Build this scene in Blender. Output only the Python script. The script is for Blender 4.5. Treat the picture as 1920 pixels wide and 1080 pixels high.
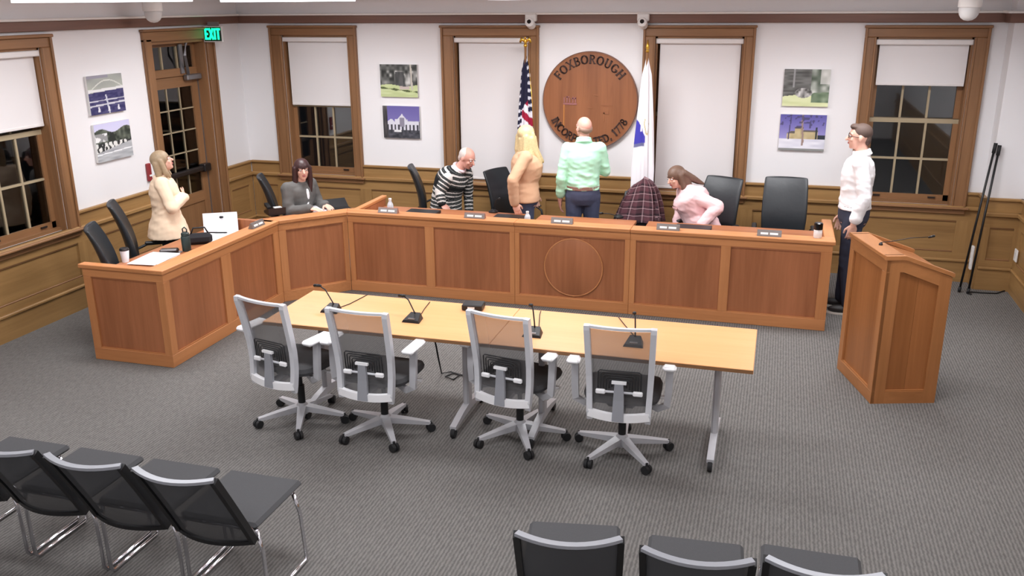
import bpy, bmesh, math, random
import numpy as np
from mathutils import Vector, Matrix, Quaternion
random.seed(7)
SC = bpy.context.scene
COL = SC.collection
for o in list(bpy.data.objects): bpy.data.objects.remove(o)
PI = math.pi

# ------------------------------------------------------------------ camera
FPX, YAW, PITCH, ROLL = 1682.365, 0.2869, 0.3076, -0.0074
CAM = Vector((6.431, -10.024, 2.837))
_f = Vector((-math.sin(YAW)*math.cos(PITCH), math.cos(YAW)*math.cos(PITCH), -math.sin(PITCH)))
_r = Vector((math.cos(YAW), math.sin(YAW), 0)); _u = _r.cross(_f)
CR = _r*math.cos(ROLL)+_u*math.sin(ROLL); CU = -_r*math.sin(ROLL)+_u*math.cos(ROLL)
cd = bpy.data.cameras.new('camera'); cam = bpy.data.objects.new('camera', cd); COL.objects.link(cam)
cd.sensor_width = 36; cd.lens = 36*FPX/1920; cd.clip_start = .05; cd.clip_end = 60
M = Matrix.Identity(4)
for i in range(3): M[i][0], M[i][1], M[i][2], M[i][3] = CR[i], CU[i], -_f[i], CAM[i]
cam.matrix_world = M
SC.camera = cam
# ------------------------------------------------------------------ world: night outside
W = bpy.data.worlds.new('night'); SC.world = W; W.use_nodes = True
W.node_tree.nodes['Background'].inputs[0].default_value = (.010, .011, .014, 1)
W.node_tree.nodes['Background'].inputs[1].default_value = .6
SC.view_settings.view_transform = 'Standard'; SC.view_settings.look = 'None'
SC.view_settings.gamma = 1; SC.view_settings.use_curve_mapping = False
SC.view_settings.exposure = 0.0
# ceiling luminaires: (x, y, watts); the fixtures themselves are built with the ceiling
LAMPS = [(1.75, -1.8, 54), (4.4, -1.6, 58), (7.05, -1.8, 49),
         (1.5, -4.1, 44), (4.4, -4.1, 32), (7.2, -4.1, 32),
         (1.5, -6.5, 24), (4.4, -6.5, 32), (7.3, -6.5, 24),
         (1.5, -8.9, 16), (4.4, -8.9, 20), (7.3, -8.9, 16)]
CEIL = 2.99
LAMP_COL = (.965, .975, 1.0)

def ray(x, y): return _f + CR*((x-960)/FPX) - CU*((y-540)/FPX)
def GZ(x, y, z=0.0):
    d = ray(x, y); return CAM + d*((z-CAM.z)/d.z)
def GY(x, y, Y=0.0):
    d = ray(x, y); return CAM + d*((Y-CAM.y)/d.y)
def GX(x, y, X=0.0):
    d = ray(x, y); return CAM + d*((X-CAM.x)/d.x)

# ------------------------------------------------------------------ materials
def lin(c):
    return tuple(((v/255)/12.92 if v/255 <= .04045 else ((v/255+.055)/1.055)**2.4) for v in c)
MATS = {}
def newmat(n):
    m = bpy.data.materials.new(n); m.use_nodes = True; MATS[n] = m
    return m, m.node_tree, m.node_tree.nodes['Principled BSDF']
def mat(n, rgb, rough=.5, metal=0, spec=.5, noise=0, nscale=40, bump=0, bscale=200, sub=0):
    m, t, b = newmat(n); N, L = t.nodes, t.links
    c = lin(rgb)+(1,)
    b.inputs['Base Color'].default_value = c; b.inputs['Roughness'].default_value = rough
    b.inputs['Metallic'].default_value = metal; b.inputs['Specular IOR Level'].default_value = spec
    if noise:
        tc = N.new('ShaderNodeTexCoord'); nz = N.new('ShaderNodeTexNoise'); nz.inputs['Scale'].default_value = nscale
        nz.inputs['Detail'].default_value = 4
        L.new(tc.outputs['Object'], nz.inputs['Vector'])
        mx = N.new('ShaderNodeMix'); mx.data_type = 'RGBA'
        mx.inputs['A'].default_value = tuple(v*(1-noise) for v in c[:3])+(1,)
        mx.inputs['B'].default_value = tuple(min(1, v*(1+noise)) for v in c[:3])+(1,)
        L.new(nz.outputs['Fac'], mx.inputs['Factor']); L.new(mx.outputs['Result'], b.inputs['Base Color'])
    if bump:
        tc = N.new('ShaderNodeTexCoord'); nz = N.new('ShaderNodeTexNoise'); nz.inputs['Scale'].default_value = bscale
        L.new(tc.outputs['Object'], nz.inputs['Vector'])
        bp = N.new('ShaderNodeBump'); bp.inputs['Strength'].default_value = bump; bp.inputs['Distance'].default_value = .01
        L.new(nz.outputs['Fac'], bp.inputs['Height']); L.new(bp.outputs['Normal'], b.inputs['Normal'])
    return m
def wood(n, c1, c2, axis, rough=.42, s=26, stretch=.05, spec=.4, broad=1.0):
    """procedural wood, grain running along axis 0/1/2"""
    m, t, b = newmat(n); N, L = t.nodes, t.links
    tc = N.new('ShaderNodeTexCoord'); mp = N.new('ShaderNodeMapping')
    sc = [s, s, s]; sc[axis] = s*stretch; mp.inputs['Scale'].default_value = sc
    oi = N.new('ShaderNodeObjectInfo'); ad = N.new('ShaderNodeVectorMath'); ad.operation = 'ADD'
    ml = N.new('ShaderNodeMath'); ml.operation = 'MULTIPLY'; ml.inputs[1].default_value = 37.0
    L.new(oi.outputs['Random'], ml.inputs[0])
    L.new(tc.outputs['Object'], ad.inputs[0]); L.new(ml.outputs[0], ad.inputs[1]); L.new(ad.outputs[0], mp.inputs['Vector'])
    nz = N.new('ShaderNodeTexNoise'); nz.inputs['Scale'].default_value = 1; nz.inputs['Detail'].default_value = 6; nz.inputs['Roughness'].default_value = .62
    nz.inputs['Distortion'].default_value = .6
    L.new(mp.outputs[0], nz.inputs['Vector'])
    mp2 = N.new('ShaderNodeMapping'); s2 = [5.0]*3; s2[axis] = .5; mp2.inputs['Scale'].default_value = s2
    L.new(ad.outputs[0], mp2.inputs['Vector'])
    n2 = N.new('ShaderNodeTexNoise'); n2.inputs['Scale'].default_value = 1; n2.inputs['Detail'].default_value = 2
    L.new(mp2.outputs[0], n2.inputs['Vector'])
    a = N.new('ShaderNodeMath'); a.operation = 'MULTIPLY_ADD'; a.inputs[1].default_value = .45; 
    L.new(nz.outputs['Fac'], a.inputs[0])
    a2 = N.new('ShaderNodeMath'); a2.operation = 'MULTIPLY'; a2.inputs[1].default_value = .55*broad
    L.new(n2.outputs['Fac'], a2.inputs[0]); L.new(a2.outputs[0], a.inputs[2])
    cr = N.new('ShaderNodeValToRGB'); cr.color_ramp.elements[0].position = .34; cr.color_ramp.elements[1].position = .66
    cr.color_ramp.elements[0].color = lin(c1)+(1,); cr.color_ramp.elements[1].color = lin(c2)+(1,)
    L.new(a.outputs[0], cr.inputs[0]); L.new(cr.outputs[0], b.inputs['Base Color'])
    b.inputs['Roughness'].default_value = rough; b.inputs['Specular IOR Level'].default_value = spec
    return m
def emit(n, rgb, st):
    m, t, b = newmat(n)
    b.inputs['Base Color'].default_value = lin(rgb)+(1,)
    b.inputs['Emission Color'].default_value = lin(rgb)+(1,); b.inputs['Emission Strength'].default_value = st
    return m
def attr_mat(n, rough=.6, spec=.3, attr='Col'):
    m, t, b = newmat(n); a = t.nodes.new('ShaderNodeVertexColor'); a.layer_name = attr
    t.links.new(a.outputs['Color'], b.inputs['Base Color'])
    b.inputs['Roughness'].default_value = rough; b.inputs['Specular IOR Level'].default_value = spec
    return m
for k, ax in (('x', 0), ('y', 1), ('z', 2)):
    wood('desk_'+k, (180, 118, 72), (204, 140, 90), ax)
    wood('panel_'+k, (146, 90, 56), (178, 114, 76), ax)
    wood('wains_'+k, (136, 102, 62), (170, 132, 84), ax, broad=1)
    wood('casing_'+k, (126, 90, 60), (154, 112, 76), ax, broad=.9)
    wood('crown_'+k, (106, 76, 66), (128, 94, 80), ax)
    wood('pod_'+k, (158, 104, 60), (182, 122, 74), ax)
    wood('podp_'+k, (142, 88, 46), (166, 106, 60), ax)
    wood('seal_'+k, (128, 80, 52), (156, 100, 66), ax)
wood('table_x', (230, 164, 108), (240, 176, 120), 0, rough=.38, spec=.4)
mat('wall', (233, 231, 232), .85, noise=.012, nscale=3)
mat('white_trim', (236, 232, 228), .6)
mat('ceiling', (226, 220, 220), .9)
mat('blind', (226, 222, 222), .8, noise=.01, nscale=200)
mat('cassette', (226, 221, 219), .5)
mat('muntin', (166, 150, 122), .5)
mat('stile_white', (196, 192, 184), .5)
mat('dark_metal', (70, 66, 66), .35, .8)
mat('steel', (150, 150, 154), .3, .8)
mat('chrome', (225, 225, 230), .12, 1)
mat('white_plastic', (236, 234, 232), .4)
mat('off_white', (214, 212, 210), .5)
mat('black', (18, 18, 20), .45)
mat('black_gloss', (14, 14, 16), .2)
mat('rubber', (26, 26, 28), .7)
mat('leather', (34, 38, 42), .42, bump=.15, bscale=14)
mat('leather_arm', (24, 24, 26), .5)
mat('frame_grey', (206, 207, 212), .35)
mat('base_grey', (186, 186, 190), .4)
mat('spine_grey', (150, 152, 158), .35)
mat('arm_white', (244, 244, 246), .4)
mat('seat_cloth', (72, 72, 74), .95, noise=.2, nscale=300)
mat('lumbar', (40, 40, 42), .8)
mat('gold', (214, 168, 70), .3, .9)
mat('paper', (246, 246, 250), .8)
mat('letter', (62, 40, 34), .7)
mat('relief_mauve', (150, 96, 92), .6)
mat('relief_gold', (182, 118, 60), .5)
mat('red', (140, 46, 50), .5)
mat('plate_brown', (140, 104, 92), .4)
mat('plate_grey', (120, 112, 108), .4, .2)
mat('plate_text', (240, 238, 236), .5)
mat('mug', (38, 52, 50), .4)
mat('bottle', (205, 208, 214), .2)
mat('skin', (222, 172, 152), .55, noise=.05, nscale=20)
mat('skin_red', (214, 158, 142), .55, noise=.07, nscale=20)
mat('eye_white', (235, 230, 226), .3)
mat('eye_dark', (40, 30, 28), .3)
mat('lips', (176, 100, 96), .5)
mat('brow', (92, 66, 52), .8)
mat('hair_blonde', (206, 184, 138), .55, noise=.3, nscale=60)
mat('hair_ash', (158, 136, 108), .55, noise=.25, nscale=60)
mat('hair_dark', (58, 34, 34), .45, noise=.25, nscale=60)
mat('hair_brown', (112, 86, 72), .5, noise=.25, nscale=60)
mat('hair_short', (84, 66, 58), .7, noise=.2, nscale=120)
mat('hair_grey', (204, 194, 188), .7, noise=.1, nscale=100)
mat('hair_thin', (150, 122, 106), .75, noise=.15, nscale=100)
mat('shirt_white', (244, 242, 244), .85, bump=.25, bscale=9)
mat('shirt_mint', (186, 240, 210), .85, bump=.3, bscale=9)
mat('sweater_tan', (206, 164, 132), .95, bump=.2, bscale=9)
mat('sweat_pink', (246, 206, 208), .95, bump=.35, bscale=8)
mat('pink_print', (226, 178, 176), .9)
mat('jacket_grey', (92, 90, 88), .9, bump=.2, bscale=9)
mat('jacket_cream', (234, 208, 180), .85, bump=.25, bscale=9)
mat('jeans', (66, 72, 96), .9, noise=.15, nscale=40, bump=.2, bscale=9)
mat('navy', (52, 56, 74), .9, bump=.2, bscale=9)
mat('trouser_black', (34, 32, 36), .9)
mat('collar', (232, 214, 220), .9)
mat('shoe', (40, 36, 36), .5)
mat('sole', (220, 214, 206), .6)
mat('label_white', (232, 232, 232), .6)
attr_mat('print', .55); attr_mat('cloth_attr', .85, .2)
emit('diffuser', (250, 250, 255), 7.0)
emit('exit_green', (20, 255, 170), 1.6)
mat('exit_face', (16, 44, 36), .4)
# glass: mirror-like reflection over transparency
m, t, b = newmat('glass'); N, L = t.nodes, t.links
tr = N.new('ShaderNodeBsdfTransparent'); tr.inputs[0].default_value = (.82, .84, .84, 1)
gl = N.new('ShaderNodeBsdfGlossy'); gl.inputs['Roughness'].default_value = .03
fr = N.new('ShaderNodeFresnel'); fr.inputs['IOR'].default_value = 1.85
mx = N.new('ShaderNodeMixShader'); L.new(fr.outputs[0], mx.inputs[0]); L.new(tr.outputs[0], mx.inputs[1]); L.new(gl.outputs[0], mx.inputs[2])
L.new(mx.outputs[0], N['Material Output'].inputs['Surface'])
# woven see-through chair mesh
def meshmat(n, rgb, see):
    m, t, b = newmat(n); N, L = t.nodes, t.links
    b.inputs['Base Color'].default_value = lin(rgb)+(1,); b.inputs['Roughness'].default_value = .8
    tr = N.new('ShaderNodeBsdfTransparent'); mx = N.new('ShaderNodeMixShader'); mx.inputs[0].default_value = see
    L.new(b.outputs[0], mx.inputs[1]); L.new(tr.outputs[0], mx.inputs[2]); L.new(mx.outputs[0], N['Material Output'].inputs['Surface'])
meshmat('mesh_grey', (96, 95, 96), .30); meshmat('mesh_black', (50, 51, 54), .12)
# carpet
m, t, b = newmat('carpet'); N, L = t.nodes, t.links
tc = N.new('ShaderNodeTexCoord')
wv = N.new('ShaderNodeTexWave'); wv.wave_type = 'BANDS'; wv.bands_direction = 'X'; wv.inputs['Scale'].default_value = 14.5
wv.inputs['Distortion'].default_value = 2.2; wv.inputs['Detail'].default_value = 2; wv.inputs['Detail Scale'].default_value = 3
nz = N.new('ShaderNodeTexNoise'); nz.inputs['Scale'].default_value = 55; nz.inputs['Detail'].default_value = 5
mpc = N.new('ShaderNodeMapping'); mpc.inputs['Scale'].default_value = (1, .35, 1)
n3 = N.new('ShaderNodeTexNoise'); n3.inputs['Scale'].default_value = 1.2
L.new(tc.outputs['Object'], wv.inputs['Vector']); L.new(tc.outputs['Object'], mpc.inputs[0]); L.new(mpc.outputs[0], nz.inputs['Vector']); L.new(tc.outputs['Object'], n3.inputs['Vector'])
a = N.new('ShaderNodeMath'); a.operation = 'MULTIPLY_ADD'; a.inputs[1].default_value = .38
L.new(wv.outputs['Fac'], a.inputs[0])
a2 = N.new('ShaderNodeMath'); a2.operation = 'MULTIPLY'; a2.inputs[1].default_value = .62; L.new(nz.outputs['Fac'], a2.inputs[0]); L.new(a2.outputs[0], a.inputs[2])
cr = N.new('ShaderNodeValToRGB'); cr.color_ramp.elements[0].position = .25; cr.color_ramp.elements[1].position = .75
cr.color_ramp.elements[0].color = lin((92, 90, 88))+(1,); cr.color_ramp.elements[1].color = lin((124, 121, 118))+(1,)
L.new(a.outputs[0], cr.inputs[0]); L.new(cr.outputs[0], b.inputs['Base Color'])
b.inputs['Roughness'].default_value = .95; b.inputs['Specular IOR Level'].default_value = .1
bp = N.new('ShaderNodeBump'); bp.inputs['Strength'].default_value = .4; bp.inputs['Distance'].default_value = .004
L.new(a.outputs[0], bp.inputs['Height']); L.new(bp.outputs[0], b.inputs['Normal'])
# plaid flannel (from UV)
m, t, b = newmat('plaid'); N, L = t.nodes, t.links
uv = N.new('ShaderNodeUVMap'); uv.uv_map = 'UVMap'; sx = N.new('ShaderNodeSeparateXYZ'); L.new(uv.outputs[0], sx.inputs[0])
def band(out, freq, lo, phase=0):
    mu = N.new('ShaderNodeMath'); mu.operation = 'MULTIPLY_ADD'; mu.inputs[1].default_value = freq; mu.inputs[2].default_value = phase; L.new(out, mu.inputs[0])
    f = N.new('ShaderNodeMath'); f.operation = 'FRACT'; L.new(mu.outputs[0], f.inputs[0])
    g = N.new('ShaderNodeMath'); g.operation = 'LESS_THAN'; g.inputs[1].default_value = lo; L.new(f.outputs[0], g.inputs[0]); return g.outputs[0]
def addm(x, y):
    q = N.new('ShaderNodeMath'); q.operation = 'ADD'; L.new(x, q.inputs[0]); L.new(y, q.inputs[1]); return q.outputs[0]
thin = addm(band(sx.outputs[0], 9, .13), band(sx.outputs[1], 6, .13))
thick = addm(band(sx.outputs[0], 9, .5, .3), band(sx.outputs[1], 6, .5, .3))
m1 = N.new('ShaderNodeMix'); m1.data_type = 'RGBA'; m1.inputs['A'].default_value = lin((86, 48, 56))+(1,); m1.inputs['B'].default_value = lin((38, 20, 28))+(1,)
hh = N.new('ShaderNodeMath'); hh.operation = 'MULTIPLY'; hh.inputs[1].default_value = .5; L.new(thick, hh.inputs[0]); L.new(hh.outputs[0], m1.inputs['Factor'])
m2 = N.new('ShaderNodeMix'); m2.data_type = 'RGBA'; m2.inputs['B'].default_value = lin((196, 160, 164))+(1,); L.new(m1.outputs['Result'], m2.inputs['A'])
h2 = N.new('ShaderNodeMath'); h2.operation = 'MULTIPLY'; h2.inputs[1].default_value = .36; L.new(thin, h2.inputs[0]); L.new(h2.outputs[0], m2.inputs['Factor'])
L.new(m2.outputs['Result'], b.inputs['Base Color']); b.inputs['Roughness'].default_value = .9

# ------------------------------------------------------------------ mesh helpers
class MB:
    def __init__(s): s.v = []; s.f = []
    def add(s, vs, fs):
        k = len(s.v); s.v += [Vector(p) for p in vs]; s.f += [tuple(i+k for i in f) for f in fs]; return s
    def box(s, a, b, m=None, ch=0.0):
        """axis-aligned box from corner a to corner b, optional chamfer, optional matrix"""
        x0, y0, z0 = (min(a[i], b[i]) for i in range(3)); x1, y1, z1 = (max(a[i], b[i]) for i in range(3))
        c = Vector(((x0+x1)/2, (y0+y1)/2, (z0+z1)/2)); h = Vector(((x1-x0)/2, (y1-y0)/2, (z1-z0)/2))
        if ch <= 0:
            vs = [c+Vector((sx*h.x, sy*h.y, sz*h.z)) for sz in (-1, 1) for sy in (-1, 1) for sx in (-1, 1)]
            fs = [(0, 2, 3, 1), (4, 5, 7, 6), (0, 1, 5, 4), (2, 6, 7, 3), (0, 4, 6, 2), (1, 3, 7, 5)]
        else:
            ch = min(ch, h.x*.9, h.y*.9, h.z*.9)
            vs = []; idx = {}
            for sx in (-1, 1):
                for sy in (-1, 1):
                    for sz in (-1, 1):
                        for ax in range(3):
                            q = [sx*(h.x-ch), sy*(h.y-ch), sz*(h.z-ch)]; q[ax] = (sx, sy, sz)[ax]*h[ax]
                            idx[sx, sy, sz, ax] = len(vs); vs.append(c+Vector(q))
            fs = []
            for ax in range(3):
                o1, o2 = (ax+1) % 3, (ax+2) % 3
                for sg in (-1, 1):
                    def key(a1, a2):
                        q = [0, 0, 0]; q[ax] = sg; q[o1] = a1; q[o2] = a2; return idx[q[0], q[1], q[2], ax]
                    fc = [key(-1, -1), key(1, -1), key(1, 1), key(-1, 1)]
                    fs.append(tuple(fc if sg > 0 else fc[::-1]))
            for ax in range(3):        # edges along ax
                o1, o2 = (ax+1) % 3, (ax+2) % 3
                for s1 in (-1, 1):
                    for s2 in (-1, 1):
                        def key2(sa, face):
                            q = [0, 0, 0]; q[ax] = sa; q[o1] = s1; q[o2] = s2; return idx[q[0], q[1], q[2], face]
                        fc = [key2(-1, o1), key2(1, o1), key2(1, o2), key2(-1, o2)]
                        fs.append(tuple(fc))
            for sx in (-1, 1):
                for sy in (-1, 1):
                    for sz in (-1, 1): fs.append((idx[sx, sy, sz, 0], idx[sx, sy, sz, 1], idx[sx, sy, sz, 2]))
        if m is not None: vs = [m @ p for p in vs]
        return s.add(vs, fs)
    def prism(s, poly, z0, z1, m=None):
        n = len(poly)
        vs = [Vector((p[0], p[1], z0)) for p in poly]+[Vector((p[0], p[1], z1)) for p in poly]
        if m is not None: vs = [m @ p for p in vs]
        return s.add(vs, [tuple(range(n-1, -1, -1)), tuple(range(n, 2*n))]+[(i, (i+1) % n, n+(i+1) % n, n+i) for i in range(n)])
    def tube(s, pts, r, n=10, caps=True, closed=False):
        pts = [Vector(p) for p in pts]; rs = r if isinstance(r, (list, tuple)) else [r]*len(pts)
        vs = []; fs = []; N_ = len(pts); ref = None
        for i, p in enumerate(pts):
            if closed: d = (pts[(i+1) % N_]-pts[i-1])
            else: d = (pts[min(i+1, N_-1)]-pts[max(i-1, 0)])
            d.normalize()
            if ref is None:
                ref = Vector((0, 0, 1)) if abs(d.z) < .9 else Vector((1, 0, 0))
            a = d.cross(ref); 
            if a.length < 1e-5: a = d.cross(Vector((.3, .9, .1)))
            a.normalize(); bb = a.cross(d).normalized(); ref = bb
            for k in range(n):
                t = 2*PI*k/n; vs.append(p+a*(rs[i]*math.cos(t))+bb*(rs[i]*math.sin(t)))
        M_ = N_ if closed else N_-1
        for i in range(M_):
            j = (i+1) % N_
            for k in range(n): fs.append((i*n+k, i*n+(k+1) % n, j*n+(k+1) % n, j*n+k))
        if caps and not closed: fs += [tuple(range(n-1, -1, -1)), tuple((N_-1)*n+k for k in range(n))]
        return s.add(vs, fs)
    def bar(s, pts, w, h, up=(0, 0, 1)):
        """rectangular section swept along pts; w = width across, h = along up-ish (lists allowed)"""
        pts = [Vector(p) for p in pts]; up = Vector(up); vs = []; fs = []
        for i, p in enumerate(pts):
            d = (pts[min(i+1, len(pts)-1)]-pts[max(i-1, 0)]).normalized()
            a = d.cross(up).normalized(); b_ = a.cross(d).normalized()
            ww = w[i] if isinstance(w, (list, tuple)) else w; hh_ = h[i] if isinstance(h, (list, tuple)) else h
            for (x, y) in ((-1, -1), (1, -1), (1, 1), (-1, 1)): vs.append(p+a*(x*ww/2)+b_*(y*hh_/2))
        for i in range(len(pts)-1):
            for k in range(4): fs.append((i*4+k, i*4+(k+1) % 4, i*4+4+(k+1) % 4, i*4+4+k))
        fs += [(3, 2, 1, 0), tuple((len(pts)-1)*4+k for k in range(4))]
        return s.add(vs, fs)
    def lathe(s, prof, n=20, m=None, cap=True):
        vs = []; fs = []
        for (r, z) in prof:
            for k in range(n): vs.append(Vector((r*math.cos(2*PI*k/n), r*math.sin(2*PI*k/n), z)))
        for i in range(len(prof)-1):
            for k in range(n): fs.append((i*n+k, i*n+(k+1) % n, (i+1)*n+(k+1) % n, (i+1)*n+k))
        if cap: fs += [tuple(range(n-1, -1, -1)), tuple((len(prof)-1)*n+k for k in range(n))]
        if m is not None: vs = [m @ p for p in vs]
        return s.add(vs, fs)
    def ell(s, c, ax, nu=14, nv=10):
        """ellipsoid: centre and three axis vectors"""
        c = Vector(c); X, Y, Z = (Vector(q) for q in ax)
        vs = [c+Z]; fs = []
        for i in range(1, nv):
            th = PI*i/nv
            for k in range(nu):
                ph = 2*PI*k/nu; vs.append(c+X*(math.sin(th)*math.cos(ph))+Y*(math.sin(th)*math.sin(ph))+Z*math.cos(th))
        vs.append(c-Z); last = len(vs)-1
        for k in range(nu): fs.append((0, 1+k, 1+(k+1) % nu))
        for i in range(nv-2):
            for k in range(nu): fs.append((1+i*nu+k, 1+(i+1)*nu+k, 1+(i+1)*nu+(k+1) % nu, 1+i*nu+(k+1) % nu))
        for k in range(nu): fs.append((last, 1+(nv-2)*nu+(k+1) % nu, 1+(nv-2)*nu+k))
        return s.add(vs, fs)
    def sph(s, c, r, nu=12, nv=8): return s.ell(c, ((r, 0, 0), (0, r, 0), (0, 0, r)), nu, nv)
    def cap(s, a, ra, b_, rb, n=12):
        """tapered capsule"""
        a, b_ = Vector(a), Vector(b_); d = b_-a
        if d.length < 1e-4: return s.sph(a, max(ra, rb))
        s.tube([a, b_], [ra, rb], n); s.sph(a, ra, n, 8); s.sph(b_, rb, n, 8); return s
    def mesh(s, name):
        me = bpy.data.meshes.new(name); me.from_pydata([tuple(p) for p in s.v], [], s.f)
        bm = bmesh.new(); bm.from_mesh(me); bmesh.ops.recalc_face_normals(bm, faces=bm.faces); bm.to_mesh(me); bm.free()
        me.update(); return me
    def build(s, name, m, parent=None, smooth=False, world=False):
        return link(name, s.mesh(name), m, parent, smooth, world)
RM = {}       # root world matrices
def link(name, me, m, parent=None, smooth=False, world=False):
    o = bpy.data.objects.new(name, me); COL.objects.link(o)
    if m is not None and not me.materials: me.materials.append(MATS[m] if isinstance(m, str) else m)
    if smooth:
        for p in me.polygons: p.use_smooth = True
        if smooth == 'auto': me.set_sharp_from_angle(angle=math.radians(35))
    if parent is not None:
        o.parent = parent
        if world: o.matrix_parent_inverse = RM[parent.name].inverted()
        RM[o.name] = Matrix.Identity(4) if world else RM[parent.name]
    else: RM[o.name] = Matrix.Identity(4)
    return o
def tag(o, label=None, cat=None, group=None, kind=None):
    if label: o['label'] = label
    if cat: o['category'] = cat
    if group: o['group'] = group
    if kind: o['kind'] = kind
    return o
def thing(name, label=None, cat=None, loc=(0, 0, 0), rotz=0.0, group=None, kind=None):
    o = bpy.data.objects.new(name, None); COL.objects.link(o); o.location = loc; o.rotation_euler = (0, 0, rotz)
    o.empty_display_size = .1
    RM[o.name] = Matrix.Translation(Vector(loc)) @ Matrix.Rotation(rotz, 4, 'Z')
    return tag(o, label, cat, group, kind)
def copy_tree(o, parent=None):
    c = o.copy(); COL.objects.link(c); RM[c.name] = RM[o.name].copy()
    if parent is not None: c.parent = parent
    for ch in list(o.children): copy_tree(ch, c)
    return c
def place(o, loc, rotz, label, group=None):
    o.location = loc; o.rotation_euler = (0, 0, rotz); o['label'] = label
    RM[o.name] = Matrix.Translation(Vector(loc)) @ Matrix.Rotation(rotz, 4, 'Z')
    if group: o['group'] = group
    return o
def B(name, m, parent, *boxes, ch=0, world=True, smooth=False):
    mb = MB()
    for (a, b_) in boxes: mb.box(a, b_, ch=ch)
    return mb.build(name, m, parent, smooth, world)
def vcol(me, cols):
    """per-vertex colours (sRGB 0-255)"""
    a = me.color_attributes.new('Col', 'FLOAT_COLOR', 'POINT')
    arr = np.ones((len(me.vertices), 4), dtype=np.float32)
    c = np.asarray(cols, dtype=np.float64)/255
    arr[:, :3] = np.where(c <= .04045, c/12.92, ((c+.055)/1.055)**2.4)
    a.data.foreach_set('color', arr.ravel())

# ------------------------------------------------------------------ room
XR, YB = 8.84, -10.6      # right wall, rear wall
HW = .955
fl = tag(B('floor', 'carpet', None, ((-.4, YB-.2, -.1), (XR+.3, .4, 0))), kind='structure')
ce = tag(B('ceiling', 'ceiling', None, ((-.4, YB-.2, CEIL), (XR+.3, .4, CEIL+.1))), kind='structure')
WIN = [(.443, 1.590, .60, 1.475), (2.655, 3.815, 2.80, 3.70), (4.975, 6.145, 5.105, 6.03), (7.208, 8.352, 7.318, 8.218)]
ZS, ZH = .80, 2.485       # window opening bottom / top
wall_b = thing('wall_back', kind='structure', loc=(0, 0, 0))
mb = MB()
xs = [-.3]+[v for w in WIN for v in (w[2], w[3])]+[XR+.3]
for i in range(0, len(xs), 2): mb.box((xs[i], 0, 0), (xs[i+1], .25, CEIL))
for w in WIN: mb.box((w[2], 0, 0), (w[3], .25, ZS)); mb.box((w[2], 0, ZH), (w[3], .25, CEIL))
mb.build('plaster', 'wall', wall_b, world=True)
LY0, LY1, DY0, DY1 = -4.13, -3.22, -1.69, -.71    # left wall openings
wall_l = thing('wall_left', kind='structure')
mb = MB(); ys = [YB, LY0, LY1, DY0, DY1, .0]
for i in range(0, 6, 2): mb.box((-.25, ys[i], 0), (0, ys[i+1], CEIL))
mb.box((-.25, LY0, 0), (0, LY1, ZS)); mb.box((-.25, LY0, ZH), (0, LY1, CEIL)); mb.box((-.25, DY0, 2.47), (0, DY1, CEIL))
mb.build('plaster', 'wall', wall_l, world=True)
wall_r = thing('wall_right', kind='structure'); B('plaster', 'wall', wall_r, ((XR, YB, 0), (XR+.2, .0, CEIL)))
B('chase_plaster', 'wall', wall_r, ((8.50, -.24, 0), (XR, -.002, CEIL)))
wall_f = thing('wall_front', kind='structure'); B('plaster', 'wall', wall_f, ((-.3, YB-.2, 0), (XR+.3, YB, CEIL)))

# wainscot as pieces belonging to its wall: run along an axis with a list of (start, end) stretches
def wains(wall, axis, face, out, s0, s1, gaps_hi, panels, gaps_lo=()):
    """face: wall plane coordinate, out: +1/-1 direction into the room; gaps_hi: window casings (above the rail)"""
    g = {0: 'x', 1: 'y'}[axis]
    def bx(name, m, a, b_, z0, z1, d0, d1, ch=0):
        if axis == 0: return B(name, m, wall, ((a, face+out*d0, z0), (b_, face+out*d1, z1)), ch=ch)
        return B(name, m, wall, ((face+out*d0, a, z0), (face+out*d1, b_, z1)), ch=ch)
    def cut(a, b_, gaps):
        segs = [(a, b_)]
        for (p, q) in gaps:
            n = []
            for (u, v) in segs:
                if q <= u or p >= v: n.append((u, v)); continue
                if p > u: n.append((u, p))
                if q < v: n.append((q, v))
            segs = n
        return segs
    for (a, b_) in cut(s0, s1, list(gaps_hi)+list(gaps_lo)):
        bx('cap_rail', 'wains_'+g, a, b_, HW-.028, HW, 0, .045, .006)
        bx('frieze_board', 'wains_'+g, a, b_, .81, HW-.028, 0, .022)
    for (a, b_) in cut(s0, s1, gaps_lo):
        bx('chair_rail', 'wains_'+g, a, b_, .765, .81, 0, .055, .01)
        bx('upper_rail', 'wains_'+g, a, b_, .655, .765, 0, .026)
        bx('lower_rail', 'wains_'+g, a, b_, .245, .315, 0, .026)
        bx('baseboard', 'wains_'+g, a, b_, 0, .215, 0, .03)
        bx('base_cap', 'wains_'+g, a, b_, .215, .245, 0, .045, .008)
    for (a, b_) in panels:
        bx('wainscot_panel', 'wains_'+g, a, b_, .315, .655, 0, .010)
        bx('panel_bead', 'casing_'+g, a, b_, .640, .655, .01, .022, .004)
        bx('panel_bead', 'casing_'+g, a, b_, .315, .330, .01, .022, .004)
    ps = sorted(panels); edges = [s0]+[v for p in ps for v in p]+[s1]
    for i in range(0, len(edges), 2):
        for (a, b_) in cut(edges[i], edges[i+1], gaps_lo):
            if b_-a > .01: bx('wainscot_stile', 'wains_z', a, b_, .315, .655, 0, .026)
wains(wall_b, 0, 0, -1, .03, 8.5, [(w[0], w[1]) for w in WIN],
      [(.16, .38), (.50, 1.53), (1.68, 2.57), (2.72, 3.75), (3.90, 4.88), (5.04, 6.08), (6.24, 7.10), (7.27, 8.29)])
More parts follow.
